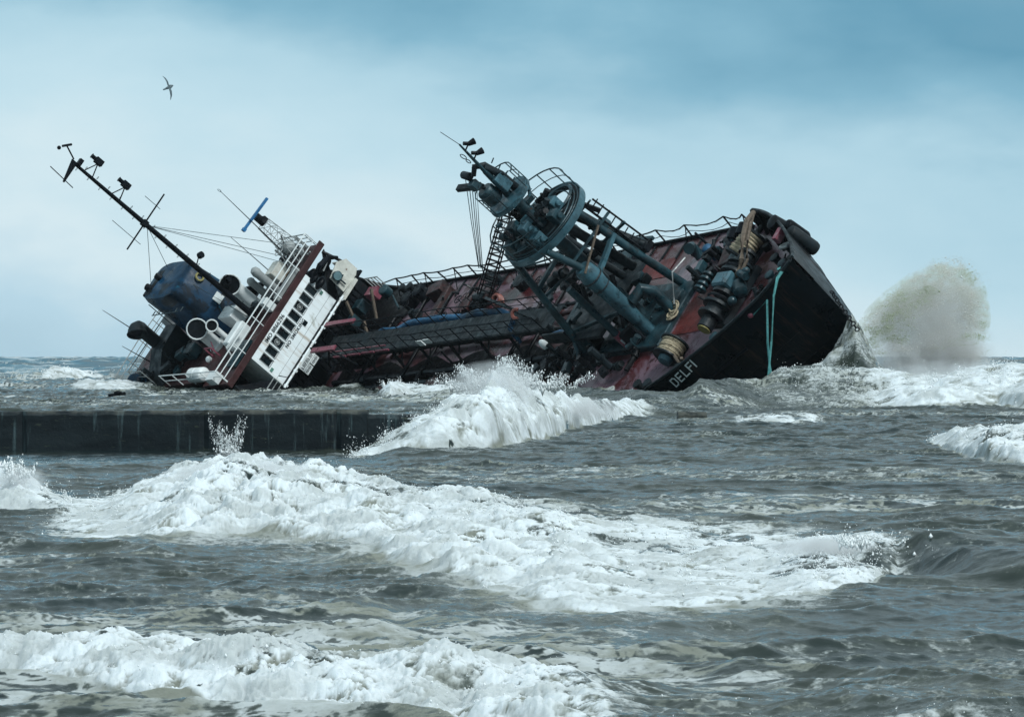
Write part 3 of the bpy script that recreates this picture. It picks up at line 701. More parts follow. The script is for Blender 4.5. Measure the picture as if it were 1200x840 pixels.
# cargo pipes along the deck
for y, r_, m_ in ((-1.6, .16, 'dark'), (-2.3, .13, 'tealdark'), (1.5, .13, 'roofpaint'), (2.1, .10, 'dark'), (-3.1, .12, 'dark'), (.35, .14, 'tealdark')):
    part('cargo_pipe', M[m_], ship, lambda b, y=y, r_=r_: [b.tube([(s, y + .04 * math.sin(s * 1.3), ud(s) + .42) for s in np.arange(1.5, 27.5, 1.3)], r_, 8)] + [b.cyl((s, y, ud(s) + .42), (s + .1, y, ud(s) + .42), r_ * 1.6, n=10) for s in np.arange(4, 27, 3.7)], True)
for s, y0, y1 in ((4.3, -3.5, 3.2), (9.2, -4.0, 4.4), (11.2, -3.6, 4.5), (19.8, -4.3, 3.6), (21.5, -4.2, 4.2), (6.6, .4, 4.6)):
    part('cross_pipe', M['dark'], ship, lambda b, s=s, y0=y0, y1=y1: b.tube([(s, y0, ud(s) + .1), (s, y0 + .2, ud(s) + .50), (s, y1 - .2, ud(s) + .50), (s, y1, ud(s) + .2)], .11, 8), True)
# tank hatches
def hatch(s, y, r_, h, m_, lid):
    o = part('tank_hatch', M[m_], ship, lambda b: b.lathe((s, y, ud(s)), (0, 0, 1), [(0, r_ * 1.08), (.06, r_ * 1.08), (.08, r_), (h, r_)], 16), True)
    part('hatch_lid', M[lid], o, lambda b: [b.lathe((s, y, ud(s) + h), (0, 0, 1), [(0, r_ * 1.12), (.08, r_ * 1.12), (.14, r_ * .7)], 16)] + [b.cyl((s + math.cos(a) * r_ * 1.1, y + math.sin(a) * r_ * 1.1, ud(s) + h - .1), (s + math.cos(a) * r_ * 1.1, y + math.sin(a) * r_ * 1.1, ud(s) + h + .16), .04, n=6) for a in np.arange(0, 6.2, .8)])
for a in ((4.5, 4.1, .45, .7, 'dark', 'black'), (5.6, 4.5, .42, .8, 'dark', 'black'), (16.0, 4.4, .5, .5, 'dark', 'tealdark'), (14.0, -3.2, .7, .8, 'roofpaint', 'rust'), (22.0, -3.3, .7, .7, 'roofpaint', 'rust'), (8.4, -3.4, .7, .8, 'rust', 'rust'), (26.4, 4.3, .6, .7, 'dark', 'teal'), (25.4, -3.9, .6, .6, 'roofpaint', 'rust')):
    hatch(*a)
def boxthing(name, c, d, m_, rz=0, bev=.03):
    q = Quaternion((0, 0, 1), rz)
    return part(name, M[m_], ship, lambda b: b.box(c, d, rot=q), bevel=bev)
boxthing('hatch_coaming', (7.2, 4.6, -4.8), (1.2, .8, .8), 'rust', .3)
boxthing('hatch_coaming', (8.3, 3.0, -4.9), (.5, 3.6, .5), 'rust', .1)
boxthing('hatch_coaming', (11.9, 2.9, -4.8), (.9, .9, .8), 'roofpaint', .2)
boxthing('hatch_coaming', (13.3, 3.7, -4.85), (.7, .8, .7), 'rust', -.3)
def valve(s, y, m_='dark', h=1.1):
    u = ud(s)
    o = part('valve', M[m_], ship, lambda b: [b.cyl((s, y, u), (s, y, u + h * .6), .13, n=8), b.sph((s, y, u + .42), .27, (1.2, 1, 1), 1), b.cyl((s, y, u + h * .6), (s, y, u + h), .035, n=6), b.cyl((s - .35, y, u + .42), (s - .25, y, u + .42), .28), b.cyl((s + .25, y, u + .42), (s + .35, y, u + .42), .28)], True)
    part('handwheel', M['rust' if m_ == 'dark' else 'black'], o, lambda b: [b.torus((s, y, u + h), (0, 0, 1), .26, .03, 14, 5), b.cyl((s - .26, y, u + h), (s + .26, y, u + h), .02, n=4), b.cyl((s, y - .26, u + h), (s, y + .26, u + h), .02, n=4)])
rv = random.Random(21)
for k in range(17):
    valve(rv.choice([rv.uniform(3, 9), rv.uniform(9, 13), rv.uniform(18, 28)]), rv.choice([-3.1, -2.3, -1.6, 1.5, 2.1, 3.0, 3.5, -3.8]) + rv.uniform(-.1, .1), rv.choice(['dark', 'tealdark', 'roofpaint']), rv.uniform(.9, 1.5))
# wreckage scattered on the deck
for k in range(20):
    s = rv.choice([rv.uniform(5, 14), rv.uniform(2, 28)]); y = rv.uniform(-4.6, 4.8); L = rv.uniform(.4, 1.5); a = rv.uniform(0, 3.1)
    m_ = rv.choice(['rust', 'dark', 'dark', 'black', 'tealdark', 'roofpaint', 'black'])
    z = ud(s) + rv.uniform(.05, .5); d = Vector((math.cos(a) * L, math.sin(a) * L, rv.uniform(-.1, .7)))
    t_ = rv.uniform(.04, .11)
    if rv.random() < .55: part('bent_pipe', M[m_], ship, lambda b: b.tube([Vector((s, y, z)), Vector((s, y, z)) + d * .5 + Vector((0, 0, rv.uniform(0, .3))), Vector((s, y, z)) + d], t_, 7), True)
    else: part('steel_debris', M[m_], ship, lambda b: b.box((s, y, z), (L * .7, rv.uniform(.1, .4), rv.uniform(.06, .25)), rot=Quaternion((rv.uniform(-.3, .3), rv.uniform(-.3, .3), 1), a)))
# deck frames standing up from the port waterway
for s in np.arange(3, 36, 1.45): part('deck_bracket', M['dark'], ship, lambda b: b.bar((s, 5.5, ud(s) + .05), (s, 4.3, ud(s) + .09), .10))
# cargo hoses
hz = lambda s: ud(s)
part('blue_hose', M['bluelite'], ship, lambda b: b.tube([(5.0, 1.3, -4.0), (6.2, .95, -3.6), (7.2, 1.2, -3.9), (8.5, 1.35, -3.75), (11, 1.55, -3.9), (13.2, 1.6, -4.1)], [.12, .16, .14, .2, .24, .2], 10), True)
part('blue_hose', M['blue'], ship, lambda b: b.tube([(13.4, 1.5, -4.1), (15.0, 1.6, -4.0), (17.5, 1.5, -4.1), (18.5, 1.2, -4.3)], [.24, .28, .26, .2], 10), True)
part('orange_coil', M['orange'], ship, lambda b: [b.torus((16.5, 2.3, -4.0 + .1 * k), (.2, -.5, .8), .34 - .04 * k, .09, 16, 6) for k in range(3)], True)
part('life_buoy', M['orange'], ship, lambda b: b.torus((21.4, .2, -3.0), (.6, -.5, .6), .24, .1, 16, 6, .5, 4.4))
part('hanging_cloth', M['blue'], ship, lambda b: b.tube([(20.9, .1, -3.2), (20.9, -.4, -3.4), (21.3, -.75, -3.6), (21.4, -.85, -4.1)], [.14, .2, .14, .1], 8))
part('pale_float', M['whiteclean'], ship, lambda b: b.sph((25.0, -1.7, -3.6), .28, (.7, .8, 1.4)), True)
# ------------------------------------------------------------------ loading tower
tw = bpy.data.objects.new('loading_tower_pivot', None); bpy.data.objects.remove(tw)
TC = Vector((31.3, .35, 0))
def tcol(b):
    b.cyl((31.3, .2, -5), (31.3, .2, 5.4), .40, .34, 14); b.cyl((31.3, .2, 5.4), (31.8, .0, 7.4), .22, .13, 10); b.cyl((31.8, .0, 7.4), (32.3, -.1, 9.5), .11, .05, 8)
tower = part('loading_tower', M['teal'], ship, tcol, True)
def leg(pts, r_): part('tower_leg', M['teal'], tower, lambda b: b.tube(pts, r_, 12), True)
leg([(32.9, 1.2, 2.7), (33.2, 1.6, -1), (33.3, 2.2, -4.8)], [.22, .22, .23])
leg([(32.9, -1.5, 2.8), (33.2, -1.1, 1.1), (33.2, -1.0, .7)], [.19, .2, .22])
leg([(29.6, -1.4, 3.0), (29.2, -1.9, -.9), (28.8, -2.4, -5.1)], [.2, .2, .22])
leg([(29.5, 2.0, 3.0), (28.6, 2.8, -1.5), (28.0, 3.4, -5.0)], [.17, .17, .2])
def tank(b):
    b.lathe((33.22, -1.0, .85), (-.05, .02, -1), [(0, .30), (.02, .40), (.2, .50), (.8, .56), (1.4, .46), (3.4, .42), (4.2, .34), (5.6, .34)], 18)
part('mast_tank', M['teallite'], tower, tank, True)
part('tank_collar', M['tealdark'], tower, lambda b: [b.torus((33.2, -1.0, .05), (0, 0, 1), .56, .05, 18, 5), b.torus((33.15, -1.0, -.65), (0, 0, 1), .47, .04, 18, 5)])
part('tank_elbow', M['teal'], tower, lambda b: b.tube([(33.4, -.6, -2.4), (33.8, .1, -2.3), (34.0, .3, -2.8), (34.0, .3, -4.6)], .3, 12), True)
part('side_pipe', M['teal'], tower, lambda b: b.tube([(31.9, -1.7, .2), (31.8, -1.75, -3.4)], .2, 10), True)
rp_ = part('side_pipe_red_end', M['pink'], tower, lambda b: b.tube([(31.8, -1.75, -3.4), (31.8, -1.75, -4.9)], .23, 10), True)
part('white_sticker', M['letters'], rp_, lambda b: b.box((32.01, -1.82, -3.85), (.05, .26, .3)))
part('tower_beam', M['teallite'], tower, lambda b: b.bar((33.2, 1.6, .3), (33.2, -.9, -.2), .28, .22))
for a, c, w_ in (((33.4, 2.4, .2), (29.0, -1.8, -.2), .14), ((29.3, -1.7, .4), (28.8, 2.7, .2), .2), ((33.2, -1.2, 1.4), (33.3, 2.2, 1.2), .12), ((28.7, 2.7, -1.2), (33.4, 2.8, -1.6), .18), ((29.0, -2.0, -2.6), (33.2, -1.1, -2.4), .18), ((29.4, -1.6, 2.0), (28.9, 2.6, -1.2), .10), ((28.9, 2.5, .6), (33.3, 2.0, 2.4), .10), ((29.0, -2.0, -2.2), (28.4, 3.0, -2.3), .25)):
    part('cross_brace', M['teal'], tower, lambda b, a=a, c=c, w_=w_: b.bar(a, c, w_))
part('wooden_stay', M['ropedark'], tower, lambda b: b.bar((33.9, 1.0, 1.6), (33.6, -1.3, .7), .09))
# mid frame: platform with dark machinery
part('mid_platform', M['tealdark'], tower, lambda b: [b.box((29.4, .2, -2.9), (4.2, 5.0, .18)), b.box((28.0, -2.3, -2.55), (2.0, .1, .7))])
part('platform_canvas', M['bluelite'], tower, lambda b: b.tube([(26.6, -1.7, -2.9), (27.6, -1.8, -2.75), (28.6, -1.85, -2.8)], [.1, .17, .1], 8), True)
scatter(tower, 46, 31, ['tealdark', 'tealdark', 'dark', 'teal'], ((28.4, 32.4), (-1.6, 1.9), (-4.4, .4)), (.2, .75), (.05, .2))
scatter(ship, 40, 37, ['dark', 'tealdark', 'dark', 'teal'], ((25, 33.2), (-3.8, -1.0), (.05, 1.3)), (.25, 1.0), (.05, .2), (.4, 1.8), .4, on=ud, names=('pump_block', 'pump_pipe'))
part('deck_shade_sheet', M['deckshade'], ship, lambda b: b.grid([[(s, y, ud(s) + .125 + .02 * (1 - (y / 5.5) ** 2)) for y in (-5.4, -4.4, -3, -1.6, -.5 + .35 * math.sin(s * 1.3))] for s in np.arange(1, 25.5, 1.0)]))  # dark sheet: shade below the catwalk painted onto the low side
part('deck_shade_sheet', M['deckshade'], ship, lambda b: b.grid([[(s + .5 * math.sin(y * 1.9), y, ud(s) + .135) for y in (-.4, 1, 2, 3, 4, 5, 5.55)] for s in (-.9, .5, 2, 3.4, 4.4)]))  # dark sheet: shade inside the poop bulwark painted across the deck
# ring platform
def ringp(b):
    R1 = 2.5; c = Vector((31.2, .4, 3.0)); n = 48; a0 = .0
    # deck plate with a large opening on the port side
    outer = [c + Vector((math.cos(2 * math.pi * k / n) * R1, math.sin(2 * math.pi * k / n) * R1, 0)) for k in range(n)]
    hc = Vector((.3, 1.15, 0)); inner = [c + hc + Vector((math.cos(2 * math.pi * k / n) * 1.02, math.sin(2 * math.pi * k / n) * .92, 0)) for k in range(n)]
    O = [b.bm.verts.new(p) for p in outer]; Q_ = [b.bm.verts.new(p) for p in inner]
    O2 = [b.bm.verts.new(p - Vector((0, 0, .08))) for p in outer]; Q2 = [b.bm.verts.new(p - Vector((0, 0, .08))) for p in inner]
    for k in range(n):
        j = (k + 1) % n
        b.bm.faces.new((O[k], O[j], Q_[j], Q_[k])); b.bm.faces.new((O2[k], Q2[k], Q2[j], O2[j])); b.bm.faces.new((Q_[k], Q_[j], Q2[j], Q2[k])); b.bm.faces.new((O[k], O2[k], O2[j], O[j]))
rg = part('ring_platform', M['tealdark'], tower, ringp)
def fasc(b):
    n = 56; c = Vector((31.2, .4, 3.0)); prof = [(2.50, -.34), (2.57, -.34), (2.57, .04), (2.50, .04)]
    rings = [[b.bm.verts.new(c + Vector((math.cos(2 * math.pi * k / n) * r_, math.sin(2 * math.pi * k / n) * r_, z))) for r_, z in prof] for k in range(n)]
    for k in range(n):
        A = rings[k]; B = rings[(k + 1) % n]
        for j in range(4): b.bm.faces.new((A[j], B[j], B[(j + 1) % 4], A[(j + 1) % 4]))
part('ring_fascia', M['teallite'], tower, fasc, True)
def inner_rings(b):
    c = Vector((31.2, .4, 3.08)); b.torus(c, (0, 0, 1), 2.2, .05, 40, 5); b.torus(c + Vector((0, 0, .05)), (0, 0, 1), 1.9, .04, 40, 5); b.torus(c + Vector((.3, 1.15, .06)), (0, 0, 1), 1.05, .1, 30, 5)
    b.torus(c, (0, 0, 1), 2.42, .03, 40, 5)
part('ring_rails', M['teal'], tower, inner_rings)
def ringguard(b):
    c = Vector((31.2, .4, 3.0)); H = 1.15
    for seg in ((.9, 2.6), (2.9, 5.6)):
        pts = []; n = 9
        for k in range(n + 1):
            a = seg[0] + (seg[1] - seg[0]) * k / n; p = c + Vector((math.cos(a) * 2.53, math.sin(a) * 2.53, 0)); pts.append(p)
            if k % 2 == 0: b.cyl(p, p + Vector((0, 0, H)), .035, n=5)
        b.tube([p + Vector((0, 0, H)) for p in pts], .04, 5); b.tube([p + Vector((0, 0, H * .5)) for p in pts], .025, 5)
part('ring_railing', M['teal'], tower, ringguard)
scatter(tower, 26, 17, ['tealdark', 'dark', 'teal', 'teallite'], ((30.2, 32.8), (-1.6, 1.2), (3.1, 4.5)), (.2, .6), (.06, .18), names=('platform_box', 'platform_pipe'))
for (s, y, u, m_) in ((32.0, -.9, 3.9, 'teallite'), (32.5, -1.1, 3.3, 'teallite'), (31.2, -.9, 4.1, 'teal'), (30.8, -1.5, 3.5, 'teal'), (32.5, .9, 3.6, 'teallite'), (33.0, 0.2, 3.4, 'teal')):
    part('junction_box', M[m_], tower, lambda b, s=s, y=y, u=u: [b.box((s, y, u), (.6, .55, .7)), b.cyl((s + .3, y, u), (s + .5, y, u), .16)], bevel=.04)
# dark spool frame behind the ring, on the port side
def cradle(b):
    b.bar((32.9, 1.6, 2.9), (33.2, 2.0, 1.6), .22); b.bar((33.0, 1.7, 2.4), (33.3, 2.0, -1.6), .10); b.bar((33.0, 2.3, 2.2), (33.3, 2.6, -1.6), .08)
    for k in range(8): b.bar((33.1, 1.8, 2.0 - .45 * k), (33.1, 2.45, 2.0 - .45 * k), .05)
    b.box((33.2, 2.3, -1.6), (.6, .6, .35)); b.bar((32.9, 1.7, .4), (33.2, 1.4, .4), .1)
part('hose_cradle', M['dark'], tower, cradle)
for a, c, w_ in (((31.8, 1.6, 1.8), (33.0, 2.4, -1.5), .22), ((30.6, 2.2, 2.2), (31.6, 2.8, -2.5), .24), ((30.0, 1.0, 2.0), (30.4, 1.6, -2.8), .2), ((32.2, .6, 2.4), (32.4, 1.4, -2.0), .26)):
    part('dark_riser', M['tealdark'], tower, lambda b, a=a, c=c, w_=w_: b.tube([a, c], w_, 10), True)
part('bell_cover', M['teal'], tower, lambda b: b.lathe((32.6, 1.9, .6), (0, 0, 1), [(0, .36), (.3, .33), (.5, .15)], 14), True)
# upper small platform
def uplat(b):
    c = Vector((31.3, .15, 5.35)); n = 16
    poly = [c + Vector((math.cos(math.pi * 2 * k / n) * 1.22, math.sin(math.pi * 2 * k / n) * 1.22, 0)) for k in range(n)]
    b.prism(poly, (0, 0, .10))
upp = part('upper_platform', M['teallite'], tower, uplat)
part('upper_fascia', M['teallite'], tower, lambda b: [b.lathe((31.3, .15, 5.2), (0, 0, 1), [(0, 1.24), (.18, 1.24), (.18, 1.18), (0, 1.18)], 28, cap=False)])
def upguard(b):
    c = Vector((31.3, .15, 5.4))
    for seg in ((.4, 2.2), (3.4, 5.4)):
        n = 6; pts = [c + Vector((math.cos(seg[0] + (seg[1] - seg[0]) * k / n) * 1.22, math.sin(seg[0] + (seg[1] - seg[0]) * k / n) * 1.22, 0)) for k in range(n + 1)]
        for p in pts[::2] + [pts[-1]]: b.cyl(p, p + Vector((0, 0, 1.1)), .03, n=5)
        b.tube([p + Vector((0, 0, 1.1)) for p in pts], .035, 5); b.tube([p + Vector((0, 0, .55)) for p in pts], .022, 5)
part('upper_railing', M['teal'], tower, upguard)
part('drum_housing', M['teal'], tower, lambda b: [b.lathe((31.2, -.45, 5.75), (0, 0, 1), [(0, .4), (.1, .47), (.8, .47), (.9, .4)], 16)], True)
part('control_box', M['teallite'], tower, lambda b: b.box((31.8, .2, 6.3), (.4, .6, .95)), bevel=.04)
part('control_box', M['teal'], tower, lambda b: b.box((31.2, -.65, 7.2), (.45, .45, .5)), bevel=.04)
part('boom_tube', M['tealdark'], tower, lambda b: b.tube([(31.6, .6, 5.4), (31.8, .45, 6.6), (31.8, .2, 7.6), (31.6, -.1, 7.9), (31.4, -.4, 7.6)], [.22, .22, .2, .17, .13], 12), True)
def bhead(b):
    b.bar((31.4, -.55, 7.0), (29.9, -.75, 7.3), .34, .22); b.cyl((31.1, -.4, 7.6), (30.5, -.3, 7.7), .2, n=12); b.bar((31.3, -.35, 6.8), (30.5, -.4, 7.6), .10); b.bar((31.5, -.2, 6.2), (30.8, -.6, 7.2), .10)
part('boom_head', M['tealdark'], tower, bhead)
for k, u in enumerate((8.35, 9.05)):
    part('mast_lamp', M['black'], tower, lambda b, u=u: [b.bar((32.1 + .15 * k, -.05, u), (32.2 + .15 * k, .25, u + .1), .06), b.cyl((32.2 + .15 * k, .2, u + .1), (32.3 + .15 * k, .52, u - .05), .11, .18, 10), b.cyl((32.1 + .15 * k, .1, u + .3), (32.2 + .15 * k, .28, u + .05), .10)])
part('tip_aerial', M['dark'], tower, lambda b: b.cyl((32.3, -.1, 9.5), (32.3, -.3, 10.7), .018, n=4))
for q, r_ in (((32.1, -.35, 8.9), .18), ((32.0, -.3, 8.5), .14), ((31.9, -.35, 8.0), .11)): part('lamp_bracket', M['dark'], tower, lambda b: b.torus(q, (0, 1, 0), r_, .025, 12, 4))
for k in range(4): part('tower_step', M['teal'], tower, lambda b, k=k: b.bar((31.75, .6, 5.8 + .5 * k), (31.85, .85, 5.9 + .5 * k), .05))
# lattice boom let down aft
def ladderboom(b):
    p0 = Vector((13.0, 3.6, -4.7)); p1 = Vector((29.7, 0, 4.2)); d = p1 - p0; side = d.cross(Vector((-.84, .38, -.4)).cross(d)).normalized(); side = d.cross(Vector((.84, -.38, .40))).normalized()
    n = 15
    for sg in (-1, 1):
        for o_ in (.34, .22): b.cyl(p0 + side * sg * o_ * 1.2, p1 + side * sg * o_ * .9, .045, n=6)
    for k in range(n + 1):
        e = p0 + d * k / n; b.cyl(e - side * .4, e + side * .4, .055, n=6)
        if k < n and k % 2 == 0: b.cyl(e - side * .3, p0 + d * (k + 1) / n + side * .3, .035, n=5)
part('lattice_boom', M['dark'], tower, ladderboom)
part('boom_heel', M['tealdark'], tower, lambda b: [b.tube([(13.2, 3.4, -4.7), (12.2, 3.5, -4.7)], .3, 8), b.sph((13.1, 3.5, -4.6), .35, sub=1)])
part('deck_strut', M['tealdark'], ship, lambda b: b.bar((15.5, 2.4, -4.9 + 1.2), (23.5, -.2, -3.2), .16))
# ------------------------------------------------------------------ fore deck
part('pump_house', M['teal'], ship, lambda b: b.box((31.9, .1, -4.62), (5.2, 4.2, .62)), bevel=.05)
part('pump_house_lid', M['teal'], ship, lambda b: b.box((33.2, 1.0, -4.24), (1.6, 1.2, .16)), bevel=.03)
part('pump_house_lid', M['teal'], ship, lambda b: b.box((30.4, -.9, -4.2), (1.2, 1.2, .25)), bevel=.03)
part('bent_handrail', M['grey'], ship, lambda b: b.tube([(34.4, 2.7, -3.2), (34.4, 1.6, -3.0), (34.4, .4, -4.0), (33.6, .4, -4.2)], .05, 6))
part('red_deck_panel', M['reddeck'], ship, lambda b: b.grid([[(s, y, ud(s) + .115 + .02 * (1 - abs(y) / 4)) for y in (-1.2, -.4, .6, 1.6)] for s in (34.75, 35.8, 36.9, 38.0)]))
part('red_deck_panel', M['reddeck'], ship, lambda b: b.grid([[(s, y, ud(s) + .10) for y in (3.1, 3.8, 4.4)] for s in (26.8, 28.0, 29.4, 30.6)]))
scatter(ship, 26, 44, ['dark', 'tealdark', 'dark', 'teal'], ((34.0, 36.4), (1.9, 4.3), (.1, .8)), (.2, .7), (.06, .18), (.3, 1.0), on=ud, names=('fore_block', 'fore_pipe'))
part('vent_cover', M['bluelite'], ship, lambda b: [b.sph((34.6, 3.8, -3.9), .3, (1, 1, .8)), b.cyl((34.6, 3.8, -4.7), (34.6, 3.8, -4.0), .2)], True)
part('pipe_elbow', M['teal'], ship, lambda b: b.tube([(32.8, 4.2, -4.7), (32.8, 4.2, -4.0), (33.1, 3.9, -3.8)], .3, 10), True)
part('flange_stack', M['teal'], ship, lambda b: [b.cyl((36.2, 1.0 + .3 * k, -3.9), (36.2, 1.12 + .3 * k, -3.9), .33 - .03 * (k % 2)) for k in range(4)] + [b.cyl((36.2, .9, -3.9), (36.2, 2.1, -3.9), .15)], True)
part('hatch_box', M['rust'], ship, lambda b: b.box((37.2, 3.1, -4.1), (1.0, 1.5, .9), rot=Quaternion((0, 0, 1), .3)), bevel=.04)
part('hatch_box_edge', M['black'], ship, lambda b: b.bar((36.5, 3.9, -3.55), (37.9, 3.0, -3.55), .22))
part('tangled_rope_pile', M['rope'], ship, lambda b: [b.torus((34.4, -.2 + .12 * k, -4.25 + .05 * k), (.2 * math.sin(k * 2), .3 * math.cos(k), 1), .3, .05, 14, 5) for k in range(5)])
# windlass across the bow
def wl(b):
    s0, u0 = 39.7, -3.35
    for y0, y1, r_ in ((-2.15, -1.55, .40), (-1.5, -1.35, .72), (-1.35, -.9, .5), (-.9, -.75, .75), (-.2, .0, .62), (1.0, 1.15, .8), (1.15, 1.6, .5), (1.6, 1.75, .72), (1.8, 2.4, .38), (2.35, 2.5, .5)):
        b.cyl((s0, y0, u0), (s0, y1, u0), r_, n=18)
    b.cyl((s0, -2.2, u0), (s0, 2.5, u0), .16, n=10); b.box((s0, .2, u0 - .55), (1.4, 3.6, .35))
    for y in (-1.15, -.1, .9, 1.7): b.prism([(s0 - .6, y, u0 - .9), (s0 + .6, y, u0 - .9), (s0 + .2, y, u0 + .2), (s0 - .2, y, u0 + .2)], (0, .12, 0))
wd = part('windlass', M['tealdark'], ship, wl, True)
part('gear_case', M['teallite'], wd, lambda b: b.box((39.75, .45, -3.15), (1.15, .85, 1.05)), bevel=.1)
part('drum_flange', M['whiteclean'], wd, lambda b: b.lathe((39.7, -1.42, -3.35), (0, 1, 0), [(0, .46), (.16, .46)], 18))
part('drum_end', M['yellow'], wd, lambda b: b.cyl((39.7, -2.17, -3.35), (39.7, -2.24, -3.35), .34, n=16))
part('windlass_motor', M['teal'], wd, lambda b: [b.lathe((41.2, -.2, -3.3), (-.6, .6, 0), [(0, .2), (.1, .34), (.9, .34), (1.0, .2)], 14), b.sph((41.0, 1.0, -3.0), .2), b.sph((40.8, -.6, -3.3), .24), b.cyl((41.3, .6, -3.0), (40.6, .9, -3.0), .2)], True)
part('windlass_brake', M['dark'], wd, lambda b: [b.torus((39.7, -.5, -3.35), (0, 1, 0), .66, .07, 20, 5), b.torus((39.7, 1.35, -3.35), (0, 1, 0), .66, .07, 20, 5), b.bar((39.0, -.5, -3.8), (38.7, -.6, -2.7), .06), b.bar((39.0, 1.35, -3.8), (38.6, 1.3, -2.7), .06)])
def winch(s, y, u, R_, L, ax=(0, 1, 0), cap='teal'):
    a = Vector(ax).normalized(); c = Vector((s, y, u))
    o = part('mooring_winch', M['tealdark'], ship, lambda b: [b.cyl(c - a * L * .62, c - a * L * .52, R_ * 1.22, n=20), b.cyl(c + a * L * .52, c + a * L * .62, R_ * 1.22, n=20), b.cyl(c - a * L, c + a * L, .14), b.box(c - Vector((0, 0, R_ * 1.1)), (1.1, L * 1.3 if abs(a.y) > .5 else 1, .25))], True)
    def coil(b):
        n = 7
        for k in range(n): b.torus(c + a * (L * (-.44 + .88 * k / (n - 1))), a, R_ * (.92 + .05 * math.sin(k * 2.3)), L * .085, 22, 6)
        b.cyl(c - a * L * .5, c + a * L * .5, R_ * .9, n=18)
    part('rope_coil', M['rope'], o, coil, True)
    part('winch_cap', M[cap], o, lambda b: b.lathe(c - a * L * .62, -a, [(0, R_ * .62), (.25, R_ * .55), (.32, R_ * .3)], 14), True)
winch(38.5, 3.35, -3.65, .56, 1.25, (.35, 1, 0))
winch(36.7, -2.75, -3.95, .62, .8, (0, 1, 0), 'teallite')
part('side_drum', M['black'], ship, lambda b: [b.cyl((37.2, 4.3, -3.9), (37.2, 4.9, -3.8), .42, n=16), b.cyl((36.4, 4.2, -4.0), (36.4, 4.8, -3.9), .4, n=16)], True)
part('rope_tail', M['ropedark'], ship, lambda b: b.tube([(37.4, -3.2, -3.9), (37.8, -3.5, -4.1), (38.2, -3.4, -4.1), (38.6, -3.8, -3.9), (38.9, -3.75, -3.5)], .08, 6))
# bollards: twin posts on a base
def bollard(s, y, a, m_='tealdark'):
    u = ud(s); d = Vector((math.cos(a), math.sin(a), 0)) * .42; c = Vector((s, y, u))
    part('bollard', M[m_], ship, lambda b: [b.box(c + Vector((0, 0, .06)), (1.3, .5, .12), rot=Quaternion((0, 0, 1), a))] + [b.lathe(c + d * k, (0, 0, 1), [(0, .2), (.6, .2), (.62, .26), (.72, .26), (.76, .18)], 14) for k in (-1, 1)], True)
for a in ((43.2, 1.0, .9, 'teal'), (42.6, 2.2, .9), (38.9, -3.9, .6), (41.0, -2.4, .5, 'teal'), (40.3, -3.3, .5), (35.8, -4.7, 0), (36.2, 4.8, 0), (12.5, 5.0, 0), (24.0, 5.0, 0), (3.4, 5.1, 0)): bollard(*a)
part('fairlead', M['black'], ship, lambda b: b.torus((45.2, 1.3, -2.35), (.5, .8, 0), .3, .1, 14, 6))
part('fairlead', M['black'], ship, lambda b: b.torus((46.3, -.25, -2.0), (1, 0, 0), .28, .1, 14, 6))
part('fairlead', M['black'], ship, lambda b: b.torus((41.2, 3.75, -3.2), (.2, 1, 0), .3, .1, 14, 6))
part('fairlead', M['black'], ship, lambda b: b.torus((43.9, -2.3, -2.75), (.5, -.8, 0), .25, .09, 14, 6))
part('pink_bracket', M['pink'], ship, lambda b: b.box((42.4, 2.9, -2.85), (.3, .7, .4)))
part('roller', M['grey'], ship, lambda b: [b.torus((43.4, 2.2, -2.9), (0, .5, 1), .3, .09, 16, 6)])
scatter(ship, 13, 51, ['dark', 'tealdark', 'black'], ((38.5, 42), (-.5, 4.2), (.05, .5)), (.15, .5), (.04, .14), (.2, .8), .4, on=ud, names=('fore_block', 'fore_pipe'))
scatter(ship, 12, 52, ['dark', 'tealdark', 'black'], ((41.8, 44.2), (-.3, 2.0), (.05, .5)), (.15, .5), (.04, .14), (.2, .8), .4, on=ud, names=('fore_block', 'fore_pipe'))
# ship's name on the starboard bow, made of straight painted strokes
def sk(ltr):
    return {'D': [((0, 0), (0, 1)), ((0, 1), (.42, 1)), ((.42, 1), (.6, .8)), ((.6, .8), (.6, .2)), ((.6, .2), (.42, 0)), ((.42, 0), (0, 0))],
            'E': [((0, 0), (0, 1)), ((0, 1), (.55, 1)), ((0, .5), (.45, .5)), ((0, 0), (.55, 0))],
            'L': [((0, 0), (0, 1)), ((0, 0), (.55, 0))], 'F': [((0, 0), (0, 1)), ((0, 1), (.55, 1)), ((0, .52), (.45, .52))], 'I': [((0, 0), (0, 1))]}[ltr]
NAME_S0, NAME_U0, NAME_H = 39.05, -3.98, .46
def hullpt(s, u): return Vector((s, -(halfw(s, u) + .025), u))
for i, ch in enumerate('DELFI'):
    def lt(b, i=i, ch=ch):
        x0 = NAME_S0 + i * .44 * (1 - .02 * i)
        for (a, c) in sk(ch):
            n = 5; st = .085
            A = Vector(a); C = Vector(c); d = (C - A).normalized(); nr = Vector((-d.y, d.x)) * st
            A = A - d * st; C = C + d * st
            rows = []
            for k in range(n + 1):
                p = A.lerp(C, k / n); r2 = []
                for sg in (-1, 1):
                    q = p + nr * sg; s = x0 + q.x * NAME_H * .95; u = NAME_U0 + q.y * NAME_H + (s - NAME_S0) * .30
                    r2.append(hullpt(s, u))
                rows.append(r2)
            b.grid(rows)
        for f in list(b.bm.faces): pass
    part('name_letter', M['letters'], ship, lt)
ship_parts_done = True
